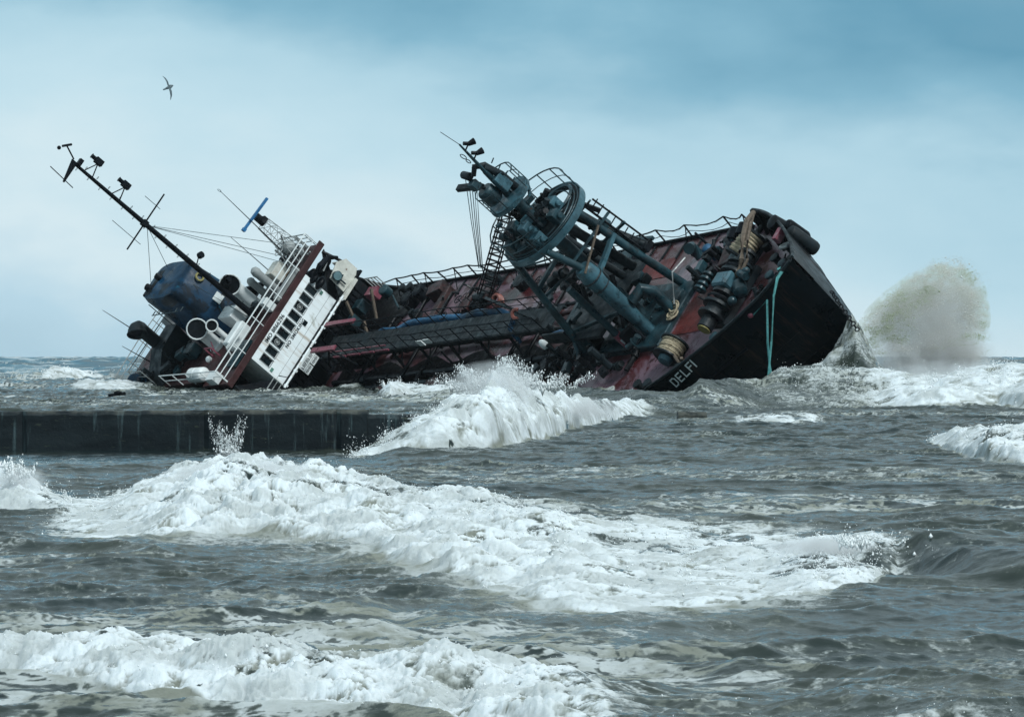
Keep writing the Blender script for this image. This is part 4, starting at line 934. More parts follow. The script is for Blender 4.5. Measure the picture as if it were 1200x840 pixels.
# ------------------------------------------------------------------ things hanging on the wreck
def own(name, m_, fn, label, cat, group=None, smooth=True, ship_=True):
    b = MB(); fn(b); o = b.build(name, M[m_], None, smooth, ship=ship_, world=not ship_); return tag(o, label, cat, group)
own('fender', 'tealdark', lambda b: b.lathe((42.75, 3.25, -2.95), (.05, .12, -1), [(0, .2), (.08, .32), (.25, .37), (1.6, .37), (1.78, .32), (1.84, .2)], 18), 'larger dark round ended cylinder fender hanging outside the bow', 'fender')
own('fender', 'black', lambda b: b.lathe((42.3, 3.65, -2.85), (.05, .12, -1), [(0, .15), (.08, .28), (.25, .33), (1.3, .33), (1.45, .25)], 16), 'slimmer black fender tucked behind the larger one at the bow', 'fender')
own('fender', 'dark', lambda b: b.lathe((41.3, 3.75, -2.6), (.05, .2, -1), [(0, .2), (.1, .38), (.9, .4), (1.05, .25)], 16), 'short dark fender over the top edge of the bow bulwark', 'fender')
own('life_raft_canister', 'whiteclean', lambda b: b.lathe((-4.6, -4.55, .45), (1, .05, -.1), [(0, .18), (.08, .40), (.12, .44), (.65, .44), (.67, .40), (.73, .40), (.75, .44), (1.3, .44), (1.38, .38), (1.45, .18)], 18), 'white round life raft canister lying at the low edge of the bridge roof', 'life raft')
own('white_crate', 'whiteclean', lambda b: b.box((-1.7, -4.85, .3), (.9, .6, .5)), 'small white crate at the waterline beside the life raft canister', 'crate', smooth=False)
own('brown_hawser', 'ropedark', lambda b: b.tube([(38.9, 4.75, -2.85), (39.4, 3.9, -2.5), (40.1, 2.6, -2.45), (40.6, 1.5, -2.7), (40.5, .95, -2.95), (40.2, .8, -3.1)], .14, 8), 'thick brown hawser hanging from the high bulwark down to the windlass', 'rope')
own('brown_hawser', 'ropedark', lambda b: b.tube([(39.0, 4.7, -2.85), (39.6, 3.9, -2.65), (40.3, 2.6, -2.6), (40.8, 1.6, -2.85), (40.6, .9, -3.05)], .09, 8), 'thinner brown rope running beside the thick hawser at the bow', 'rope')
def plumb(b, pts, r_, n=6): b.tube(pts, r_, n)
own('green_rope', 'ropegreen', lambda b: plumb(b, [W(46.0, -.5, -1.75), P3(922, 310, 167.6), P3(911, 326, 167.0), P3(907, 345, 166.6), P3(904, 400, 166.2), P3(899, 456, 166.0)], [.10, .10, .08, .06, .055, .055]), 'sea green rope hanging from the bow fairlead down into the waves', 'rope', 'green ropes hanging from the bow', ship_=False)
own('green_rope', 'ropegreen', lambda b: plumb(b, [W(44.0, -2.2, -2.9), P3(899, 352, 167.4), P3(899.5, 400, 166.6), P3(902, 428, 166.3), P3(906, 456, 166.1)], .055), 'shorter green rope left of the other, hanging from the pink fairlead', 'rope', 'green ropes hanging from the bow', ship_=False)
own('fairlead_knot', 'pink', lambda b: b.sph(W(44.1, -2.2, -2.75), .16), 'small pink knot on the bow edge above the green rope', 'knot', ship_=False)
def chain(b):
    pts = [P3(974, 341, 166.0), P3(980, 350, 165.6), P3(987, 361, 165.4), P3(994, 371, 165.3), P3(1001, 381, 165.3), P3(1008, 391, 165.3)]
    L = [pts[i].lerp(pts[i + 1], k / 3) for i in range(len(pts) - 1) for k in range(3)]
    for k in range(len(L) - 1):
        d = (L[k + 1] - L[k]); q = d.to_track_quat('X', 'Z'); c = (L[k] + L[k + 1]) / 2; h = d.length * .62
        ax = q @ Vector((0, 1 if k % 2 else 0, 0 if k % 2 else 1))
        v0 = len(b.bm.verts); b.torus((0, 0, 0), (0, 0, 1), .10, .036, 12, 5); b.bm.verts.ensure_lookup_table()
        vs = b.bm.verts[v0:]; Mx = Matrix.Translation(c) @ q.to_matrix().to_4x4() @ Matrix.Rotation(rad(90) if k % 2 else 0, 4, 'X') @ Matrix.Diagonal((h / .12, 1, 1, 1))
        bmesh.ops.transform(b.bm, matrix=Mx, verts=vs)
own('anchor_chain', 'dark', chain, 'rusty anchor chain hanging off the stem into the surf', 'chain', ship_=False)
def falls(b):
    for k, (x0, x1) in enumerate(((545, 561), (549, 561.5), (552.5, 563), (555.5, 564), (558.5, 565.5))):
        a = P3(x0, 206 + 1.6 * k, 180); c = P3(x1, 314, 181.5); b.tube([a, a.lerp(c, .5) - Vector((.03, 0, 0)), c], .022, 4)
own('hoisting_wires', 'wire', falls, 'bundle of thin wires hanging from the head of the loading tower', 'wires', ship_=False)
# ------------------------------------------------------------------ concrete breakwater
def conc():
    m = bpy.data.materials.new('wet_dark_concrete'); m.use_nodes = True; t = m.node_tree; t.nodes.clear()
    out = N(t, 'ShaderNodeOutputMaterial'); bs = N(t, 'ShaderNodeBsdfPrincipled'); t.links.new(bs.outputs[0], out.inputs[0])
    tc = N(t, 'ShaderNodeTexCoord'); co = tc.outputs['Object']
    def noise(scl, s=1, d=6, r=.65):
        mp = N(t, 'ShaderNodeMapping'); t.links.new(co, mp.inputs[0]); mp.inputs['Scale'].default_value = scl
        n = N(t, 'ShaderNodeTexNoise'); n.inputs['Scale'].default_value = s; n.inputs['Detail'].default_value = d; n.inputs['Roughness'].default_value = r; t.links.new(mp.outputs[0], n.inputs['Vector']); return n.outputs['Fac']
    def step(v, a, b):
        r = N(t, 'ShaderNodeMapRange'); r.interpolation_type = 'SMOOTHSTEP'; t.links.new(v, r.inputs[0]); r.inputs[1].default_value = a; r.inputs[2].default_value = b; return r.outputs[0]
    def mix(f, a, b):
        x = N(t, 'ShaderNodeMix', data_type='RGBA'); t.links.new(f, x.inputs[0])
        for i, v in ((6, a), (7, b)):
            if isinstance(v, tuple): x.inputs[i].default_value = (*v, 1)
            else: t.links.new(v, x.inputs[i])
        return x.outputs[2]
    c = mix(step(noise((.6, 1, 2.5)), .35, .7), (.004, .008, .011), (.012, .020, .024))
    c = mix(step(noise((5, 1, .5), 1, 6, .65), .55, .74), c, (.07, .11, .12))       # lime runs
    sz_ = N(t, 'ShaderNodeSeparateXYZ'); t.links.new(co, sz_.inputs[0])
    topm = N(t, 'ShaderNodeMath', op='MULTIPLY'); t.links.new(step(sz_.outputs['Z'], .78, .92), topm.inputs[0]); t.links.new(step(noise((1.5, 1, 3), 1.2, 7, .7), .42, .62), topm.inputs[1])
    c = mix(step(noise((2, 2, 6), 1.5, 8, .7), .60, .68), c, (.035, .045, .035))  # weed
    c = mix(topm.outputs[0], c, (.075, .08, .07))       # paler, patchy top edge: wet gleam under the sky put into the colour
    t.links.new(c, bs.inputs['Base Color']); bs.inputs['Roughness'].default_value = .6; bs.inputs['Specular IOR Level'].default_value = .2
    b = N(t, 'ShaderNodeBump'); b.inputs['Strength'].default_value = .6; b.inputs['Distance'].default_value = .05; t.links.new(noise((1, 1, 1), 5, 8, .7), b.inputs['Height']); t.links.new(b.outputs[0], bs.inputs['Normal'])
    return m
M['concrete'] = conc()
def wallrun(b, x0, x1, zt, y0, y1, th, seed, joints=()):
    """a concrete run with an uneven arris, built as a closed solid"""
    r = random.Random(seed); n = max(6, int((x1 - x0) / .12)); F = []; zt_ = zt if isinstance(zt, tuple) else (zt, zt)
    for i in range(n + 1):
        t_ = i / n; x = x0 + (x1 - x0) * t_; y = y0 + (y1 - y0) * t_; zt = zt_[0] + (zt_[1] - zt_[0]) * t_
        j = .012 * math.sin(i * .7) + r.uniform(-.012, .012)
        g = .07 if any(abs(x - q) < .07 for q in joints) else 0
        F.append([(x, y + g, -1.2), (x, y + g, zt * .45), (x, y + g + .004, zt - .09 + j), (x, y + .05 + abs(j) * 2, zt + j * .6), (x, y + th * .5, zt + .01 + r.uniform(-.01, .01)), (x, y + th, zt - .03), (x, y + th, -1.2)])
    b.grid(F)
    for A in (F[0], F[-1]): b.bm.faces.new([b.bm.verts.new(p) for p in A])
bw = bpy.data.objects.new('breakwater', None); COL.objects.link(bw); bw.location = (-9, 82, 0)
tag(bw, 'long low dark wet concrete breakwater with a stepped down end', 'breakwater')
def wp_(name, *a):
    b = MB(); wallrun(b, *a); bmesh.ops.translate(b.bm, vec=(9, -82, 0), verts=b.bm.verts); o = b.build(name, M['concrete'], bw); return o
wp_('wall_section', -26.0, -3.39, (.78, .943), 86.0, 83.8, 1.1, 1, (-11.6, -7.2, -4.1, -16))
wp_('low_end_section', -3.385, -1.9, .82, 83.85, 83.7, 1.1, 2)
b_ = MB(); wallrun(b_, 5.2, 6.08, .44, 112.0, 111.8, 1.2, 3); o_ = b_.build('breakwater_stub', M['concrete'], None, world=True)
tag(o_, 'short dark concrete stub just breaking the water in mid picture', 'breakwater')
# ================================================================== the sea
def _hash(ix, iy, seed):
    h = (ix.astype(np.uint32) * np.uint32(374761393) + iy.astype(np.uint32) * np.uint32(668265263) + np.uint32((seed * 2246822519) & 0xffffffff))
    h = (h ^ (h >> np.uint32(13))) * np.uint32(1274126177)
    return h ^ (h >> np.uint32(16))
_ang = np.arange(256) * (2 * math.pi / 256); _GX = np.cos(_ang).astype(np.float32); _GY = np.sin(_ang).astype(np.float32)
def noise(x, y, seed=0):
    fx = np.floor(x); fy = np.floor(y); ix = fx.astype(np.int64); iy = fy.astype(np.int64)
    dx = (x - fx).astype(np.float32); dy = (y - fy).astype(np.float32)
    u = dx * dx * dx * (dx * (dx * 6 - 15) + 10); v = dy * dy * dy * (dy * (dy * 6 - 15) + 10)
    def g(ox, oy):
        h = (_hash(ix + ox, iy + oy, seed) & np.uint32(255)).astype(np.int64)
        return _GX[h] * (dx - ox) + _GY[h] * (dy - oy)
    a = g(0, 0); b = g(1, 0); c = g(0, 1); d = g(1, 1)
    return (a + u * (b - a) + v * ((c + u * (d - c)) - (a + u * (b - a)))) * 1.5
def fbm(x, y, o=4, seed=0, gain=.5, lac=2.03):
    s = 0; a = 1.0; t_ = 0
    for k in range(o):
        s = s + a * noise(x, y, seed + k * 17); t_ += a; a *= gain; x = x * lac + 13.7; y = y * lac - 7.3
    return s / t_
def billow(x, y, o=4, seed=0, gain=.5):
    s = 0; a = 1.0; t_ = 0
    for k in range(o):
        s = s + a * (np.abs(noise(x, y, seed + k * 17)) * 2.0); t_ += a; a *= gain; x = x * 2.1 + 3.7; y = y * 2.1 - 9.3
    return s / t_
def ridge(x, y, o=4, seed=0, gain=.5):
    s = 0; a = 1.0; t_ = 0
    for k in range(o):
        n_ = 1 - np.abs(noise(x, y, seed + k * 17)) * 2.2; s = s + a * n_ * np.abs(n_); t_ += a; a *= gain; x = x * 2.05 + 5.1; y = y * 2.05 - 2.3
    return s / t_
def sstep(a, b, v):
    t_ = np.clip((v - a) / (b - a), 0, 1); return t_ * t_ * (3 - 2 * t_)
WK = CAMH * FPX
# breakers: (picture column, row of the toe, row of the crest, run from toe to crest in metres, how much it foams)
BR = {
 'A': dict(pts=[(-80, 600, 600, 2, 0), (20, 632, 627, 1.5, 0), (60, 634, 616, 2, .5), (120, 635, 590, 4, 1), (220, 637, 552, 5.5, 1), (300, 641, 543, 6, 1), (420, 656, 564, 6, 1), (500, 680, 580, 6, 1), (570, 706, 592, 6, 1), (640, 719, 606, 5.5, 1), (700, 724, 620, 5, 1), (800, 724, 636, 4.5, 1), (900, 720, 644, 3.6, 1), (960, 714, 643, 2.6, 1), (1020, 694, 640, 1.6, .8), (1052, 680, 641, 1.2, .6), (1085, 684, 642, 1.0, .22), (1140, 690, 644, .95, .06), (1200, 694, 645, 1.0, .04), (1350, 700, 650, 1.1, .08)], back=5.0, lump=.42, run=2.3),
 'B': dict(pts=[(-150, 600, 575, 3, 1), (-60, 602, 560, 4, 1), (0, 604, 556, 4, 1), (22, 605, 551, 4, 1), (50, 607, 572, 3, .9), (85, 607, 592, 2, .7), (120, 606, 600, 2, .2), (150, 606, 605, 2, 0)], back=4.0, lump=.42, run=1.8),
 'C': dict(pts=[(400, 537, 536, 2, .2), (418, 536, 532, 1.5, .9), (450, 534, 516, 2.5, 1), (500, 533, 494, 3, 1), (545, 532, 470, 6, 1), (575, 530, 455, 8, 1), (610, 525, 459, 7, 1), (650, 517, 473, 6, 1), (690, 506, 475, 5.5, 1), (725, 497, 471, 5, .95), (752, 492, 474, 4, .7), (775, 492, 482, 4, .15), (840, 492, 489, 4, 0)], back=8.0, lump=.36, run=1.25),
 'D': dict(pts=[(-150, 800, 758, 1.1, .9), (0, 808, 762, 1.1, .95), (120, 824, 766, 1.3, .9), (220, 838, 772, 1.5, .9), (330, 850, 776, 1.6, .9), (430, 866, 782, 2.0, .85), (530, 880, 786, 2.4, .95), (620, 886, 794, 2.4, .9), (700, 890, 812, 2.2, .65), (760, 894, 832, 2.0, .3), (900, 900, 845, 2, .35), (1050, 905, 842, 2, .5), (1200, 905, 842, 2, .45), (1350, 905, 850, 2, 0)], back=1.6, lump=.62, run=1.1),
 'E': dict(pts=[(1075, 524, 521, 3, .1), (1095, 526, 514, 3.5, .9), (1125, 538, 506, 4.5, 1), (1160, 548, 504, 5, 1), (1210, 552, 503, 6, 1), (1300, 556, 505, 6, 1), (1400, 556, 540, 5, .2)], back=6.0, lump=.36, run=1.7),
 'F': dict(pts=[(800, 484, 466, 6, .05), (850, 482, 454, 7, .1), (890, 481, 453, 7, .25), (915, 481, 440, 8, .40), (950, 481, 434, 9, .42), (990, 481, 435, 9, .42), (1030, 481, 438, 8, .6), (1080, 482, 440, 8, .95), (1130, 482, 441, 8, 1), (1170, 482, 439, 8, 1), (1210, 484, 436, 9, 1), (1300, 484, 438, 9, .8)], back=12.0, lump=.30, run=1.3),
 'G': dict(pts=[(0, 450, 447, 8, .0), (45, 449, 441, 8, .4), (62, 448, 432, 10, 1), (85, 448, 433, 10, 1), (110, 447, 437, 9, .75), (150, 447, 436, 9, .25), (190, 447, 441, 8, .05), (230, 447, 445, 8, 0)], back=16.0, lump=.3),
 'G2': dict(pts=[(-50, 462, 459, 6, .0), (70, 462, 456, 6, .3), (100, 462, 448, 7, .8), (140, 462, 447, 7, .8), (180, 462, 453, 6, .3), (230, 461, 459, 6, 0)], back=10.0, lump=.3),
 'H': dict(pts=[(432, 470, 467, 4, .0), (447, 470, 457, 4.5, .7), (458, 470, 450, 5, 1), (480, 469, 455, 5, .85), (520, 469, 453, 5, .8), (550, 468, 449, 5, .8), (600, 467, 448, 5, .55), (650, 467, 452, 5, .4), (690, 467, 460, 4, .1), (760, 468, 462, 4, .1)], back=7.0, lump=.3),
 'I': dict(pts=[(840, 501, 498, 4, .1), (870, 502, 493, 4, .7), (920, 502, 489, 4.5, .9), (950, 501, 490, 4, .8), (975, 500, 494, 4, .2), (1010, 500, 498, 4, 0)], back=6.0, lump=.25),
 'J': dict(pts=[(200, 482, 479, 6, .0), (330, 480, 466, 7, .15), (450, 480, 470, 7, .12), (520, 480, 462, 7, .15), (640, 482, 458, 8, .3), (760, 484, 462, 8, .25), (850, 484, 470, 8, .0), (900, 484, 482, 6, .0)], back=11.0, lump=.15),
 'K': dict(pts=[(820, 560, 553, 5, 0), (950, 565, 551, 5, .03), (1100, 570, 556, 5, .02), (1300, 575, 566, 5, 0)], back=7.0, lump=.1),
 'L': dict(pts=[(450, 760, 758, 1.2, 0), (520, 764, 752, 1.2, .05), (640, 770, 754, 1.2, .08), (760, 775, 760, 1.2, .03), (900, 775, 772, 1.2, 0)], back=2.0, lump=.1),
 'N': dict(pts=[(-50, 700, 694, 1.4, .05), (130, 702, 687, 1.4, .1), (300, 706, 690, 1.4, .12), (460, 712, 706, 1.4, .02)], back=2.2, lump=.1),
}
def sea_fn(X, Y):
    X = X.astype(np.float64); Y = Y.astype(np.float64)
    px = 600 + FPX * X / Y
    # wind sea: crests lie across the view, sharpened, short ones riding on long ones
    amp = np.interp(Y, [15, 40, 80, 120, 180, 260, 400, 700, 3000], [.03, .05, .09, .14, .18, .36, 1.25, 2.1, 2.3])
    wx = X + 1.2 * fbm(X * .13, Y * .13, 2, 90); wy = Y + 1.6 * fbm(X * .11 + 9, Y * .11, 2, 91)
    lam = np.interp(Y, [15, 60, 200, 500, 3000], [1, 1, 1, 1, 1])
    far = sstep(200, 420, Y)
    h = amp * (.75 * ridge(wx * .060, wy * .145, 2, 1) * (1 - far) + far * 1.15 * (ridge(wx * .012, wy * .030, 3, 7) * .9 - .1))
    near = 1 - sstep(250, 600, Y)
    h = h + near * (.19 * ridge(wx * .20 + wy * .06, wy * .42, 3, 11, .45) + .050 * ridge(wx * .70 - wy * .2, wy * 1.35, 3, 15) + .011 * ridge(wx * 2.4, wy * 4.2, 2, 18) + .003 * fbm(wx * 7, wy * 11, 3, 19)) * np.interp(Y, [15, 60, 120, 300], [.95, .85, 1.2, 1.8])
    h = h * (1 - .8 * sstep(66, 76, Y) * (1 - sstep(86, 92, Y)) * (1 - sstep(430, 470, px))) - .05 * sstep(70, 78, Y) * (1 - sstep(84, 86, Y)) * (1 - sstep(430, 470, px))
    foam = np.zeros_like(h); churn = np.zeros_like(h)
    for name_, B in BR.items():
        P = np.array(B['pts'], float)
        RUN = B.get('run', 1.0); P[:, 3] *= 1 + (RUN - 1) * np.clip(P[:, 4] * 1.3, 0, 1)
        yf = WK / (P[:, 1] - 417); yc = yf + P[:, 3]; hc = CAMH - (P[:, 2] - 417) * yc / FPX
        lo, hi = P[0, 0], P[-1, 0]
        sel = (px > lo - 5) & (px < hi + 5) & (Y > yf.min() - 4) & (Y < yc.max() + B['back'] * 6)
        if not sel.any(): continue
        x = X[sel]; y = Y[sel]; p = px[sel]
        Yf = np.interp(p, P[:, 0], yf); Wd = np.interp(p, P[:, 0], P[:, 3]); Hc = np.interp(p, P[:, 0], hc); Fo = np.interp(p, P[:, 0], P[:, 4])
        sc_ = np.clip(Hc, .12, 2.0)
        # ragged toe: broad lobes thrown forward, finer rags only in the foam edge
        s0 = float(np.clip((hc * P[:, 4]).sum() / max(P[:, 4].sum(), .1), .12, 2.0)); y0 = float(yf.mean())
        k = 1.0 / (1.2 + 2.2 * s0)
        lob = fbm(x * k * .55, y * k * .30, 3, len(name_) * 31 + ord(name_[0]), .5)
        jag = fbm(x * k * 3.0, y * k * 2.2, 4, 55, .6)
        adv = np.minimum(Wd, 2.5 + 1.5 * sc_)
        yy = y + lob * 1.1 * adv * (.25 + .75 * np.clip(Fo, 0, 1))
        t_ = (yy - Yf) / Wd; tm = (yy + jag * .55 * adv - Yf) / Wd
        r_ = np.clip(t_, 0, 1); toe = np.clip((yy - Yf) / (.9 + .9 * sc_), 0, 1)
        rise_f = .34 * (toe * toe * (3 - 2 * toe)) + .66 * (1 - (1 - r_) ** 1.25)
        rise_c = r_ ** 1.6 * (1.6 - .6 * r_)
        fo = np.clip(Fo, 0, 1)
        rise = rise_f * fo + rise_c * (1 - fo)
        back = np.exp(-np.clip((yy - Yf - Wd) / B['back'], 0, 9) ** 1.25)
        bump = np.where(t_ <= 0, 0, np.where(t_ < 1, rise, back))
        trough = -.10 * np.exp(-((t_ + .25) / .35) ** 2) * (1 - fo)
        ends = sstep(lo - 5, lo + 25, p) * (1 - sstep(hi - 25, hi + 5, p)) if name_ not in ('A', 'B', 'D') else 1
        hh = Hc * (bump + trough)
        # turbulent white water: puffs upon puffs, as deep as they are wide
        m_ = fo * sstep(-.02, .10, t_) * (1 - sstep(1.0, 1.0 + 1.0 * B['back'] / Wd, t_) * .75)
        f1 = 1.0 / (.55 * s0 + .12) / (1 + max(y0 - 45, 0) / 110)
        wx_ = x + .35 * sc_ * fbm(x * f1 * .5, y * f1 * .5, 3, 71); wy_ = y + .35 * sc_ * fbm(x * f1 * .5 + 7, y * f1 * .5, 3, 72)
        big = billow(wx_ * f1 * .22, wy_ * f1 * .16, 2, 73) - .42
        mid = billow(wx_ * f1 * .70, wy_ * f1 * .55, 3, 75, .55) - .42
        fine = billow(wx_ * f1 * 2.6, wy_ * f1 * 2.2, 4, 77, .6) - .42
        lumps = big * .75 + mid * .34 + fine * .14
        hh = hh + m_ * sc_ * B['lump'] * lumps * 1.5
        h[sel] = h[sel] * (1 - .5 * m_) + hh * ends
        trail = fo * sstep(-.07, .02, tm) * (1 - sstep(.95, 1.2 + .8 * B['back'] / Wd, t_ + .35 * lob)) * (.72 + .5 * sstep(-.3, .35, mid + .6 * fine + .35 * jag) - .58 * sstep(.0, .32, fbm(x * f1 * .16 + 5, y * f1 * .07, 4, 147, .6)) * sstep(.15, .5, t_) - .25 * np.clip(fbm(x * f1 * .8 + y * f1 * .25, y * f1 * .30, 5, 149, .66) * 2.4, 0, 1) * sstep(.05, .3, t_))
        foam[sel] = np.maximum(foam[sel], trail * ends)
        churn[sel] = np.maximum(churn[sel], np.clip(.66 + .9 * mid + .7 * fine + .9 * fbm(x * f1 * .35 - y * f1 * .12, y * f1 * .14 + hh * 1.2, 5, 79, .62), 0, 1) * np.clip(m_ * 1.3, 0, 1))
        # scattered foam running ahead of the toe
        ahead = fo * .62 * np.exp(-np.clip(-(t_) / .30, 0, 9)) * (t_ <= .02)
        foam[sel] = np.maximum(foam[sel], ahead * ends)
    # run-up and rooster tail where the stem cuts the sea
    c = ((X - 16.3) / 1.9); d = (Y - 169.5) / 3.5
    m_ = np.exp(-(c ** 2 + d ** 2)); bumpb = 3.3 * np.exp(-np.abs((X - 16.0) / 1.35) ** 1.3) * np.exp(-d ** 2)
    h = h + bumpb * (1 + .25 * fbm(X * 1.4, Y * 1.4, 5, 101)); foam = np.maximum(foam, (.50 + .25 * fbm(X * 1.5, Y * 1.5, 3, 107)) * np.clip(m_ * 1.6, 0, 1)); churn = np.maximum(churn, np.clip(.35 + .9 * fbm(X * 2, Y * 2, 4, 103), 0, 1) * (m_ > .1))
    # wash surging along the hull and over the drowned deck edge
    lx = np.array([-22.0, -16.0, -10.8, 5.4, 8.6, 12.4, 15.8]); ly = np.array([217.0, 212.5, 206.5, 178.8, 173.0, 168.6, 165.4])
    yl = np.interp(X, lx, ly); near_ = (X > -22) & (X < 17)
    dw = (yl - Y) * .62 + 1.6 * fbm(X * .35, Y * .35, 3, 151); ws = np.where(near_, np.exp(-((dw - .7) / 1.5) ** 2), 0) * sstep(-.25, .3, fbm(X * .22, Y * .12, 3, 153))
    h = h + ws * (.30 + .35 * billow(X * .9, Y * .6, 4, 155)); foam = np.maximum(foam, ws * .95); churn = np.maximum(churn, ws * np.clip(.55 + .8 * fbm(X * .8, Y * .5, 4, 157), 0, 1))
    # foam streaks left on the surface, drawn out along the crests
    warpx = X + .8 * fbm(X * .5, Y * .5, 3, 121); warpy = Y + .5 * fbm(X * .6 + 4, Y * .6, 3, 122)
    web = 1 - np.abs(fbm(warpx * .60, warpy * 1.0, 6, 131, .68)) * 6.0
    web2 = 1 - np.abs(fbm(warpx * 1.4, warpy * 2.4, 4, 137, .6)) * 5.0
    patch = sstep(-.15, .35, fbm(X * .09, Y * .10, 3, 141))
    dens = np.interp(Y, [18, 28, 31, 34, 44, 50, 80, 110, 160, 300, 800], [.85, .95, .95, .85, .85, .60, .34, .45, .80, .7, .5])
    dens = dens * np.where((Y < 48), np.interp(px, [0, 350, 600, 800, 1000, 1200], [1.15, 1.1, .95, .62, .40, .42]), 1.0)
    st = np.clip(np.maximum(web, web2 * .85), 0, 1) * dens * (.35 + .75 * patch)
    foam = np.maximum(foam, np.minimum(st * 1.30, .92))
    return h, foam, churn
def sea_rows():
    ys = []; y = 18.5
    while y < 3000:
        ys.append(y)
        a = y * y * 4.6e-5
        b_ = float(np.interp(y, [18, 40, 60, 100, 160, 200, 260, 400, 1000, 3000], [.045, .045, .055, .075, .13, .24, .6, 2, 6, 20]))
        y += min(a, b_) if y > 26 else max(a, .022)
    return np.array(ys)
def build_sea():
    ys = np.concatenate([np.arange(6, 18.4, .3), sea_rows()])
    tx = np.linspace(-.165, .165, 1030); e = np.arange(1, 71) / 70.0; nx = 1030 + 140
    Yg = np.repeat(ys[:, None], nx, 1).astype(np.float32); side = .165 * ys[:, None] + e[None, :] ** 1.5 * (22 + .25 * ys[:, None])
    Xg = np.concatenate([-side[:, ::-1], ys[:, None] * tx[None, :], side], 1).astype(np.float32)
    h, foam, churn = sea_fn(Xg.ravel(), Yg.ravel())
    n = len(ys) * nx
    co = np.empty((n, 3), np.float32); co[:, 0] = Xg.ravel(); co[:, 1] = Yg.ravel(); co[:, 2] = h
    me = bpy.data.meshes.new('sea_water')
    me.vertices.add(n); me.vertices.foreach_set('co', co.ravel())
    i, j = np.meshgrid(np.arange(len(ys) - 1), np.arange(nx - 1), indexing='ij'); a = (i * nx + j).ravel()
    q = np.stack([a, a + 1, a + nx + 1, a + nx], 1).astype(np.int32); nf = len(q)
    me.loops.add(nf * 4); me.loops.foreach_set('vertex_index', q.ravel()); me.polygons.add(nf)
    me.polygons.foreach_set('loop_start', np.arange(0, nf * 4, 4, dtype=np.int32)); me.polygons.foreach_set('loop_total', np.full(nf, 4, np.int32))
    me.update(calc_edges=True); me.polygons.foreach_set('use_smooth', np.ones(nf, bool))
    for nm, v in (('foam', foam), ('churn', churn)):
        at = me.attributes.new(nm, 'FLOAT', 'POINT'); at.data.foreach_set('value', v.astype(np.float32))
    me.materials.append(sea_mat()); o = bpy.data.objects.new('sea_water', me); COL.objects.link(o)
    tag(o, 'brown grey storm sea with white breakers and streaks of foam', kind='structure')
    print('sea verts', n, len(ys))
    return o
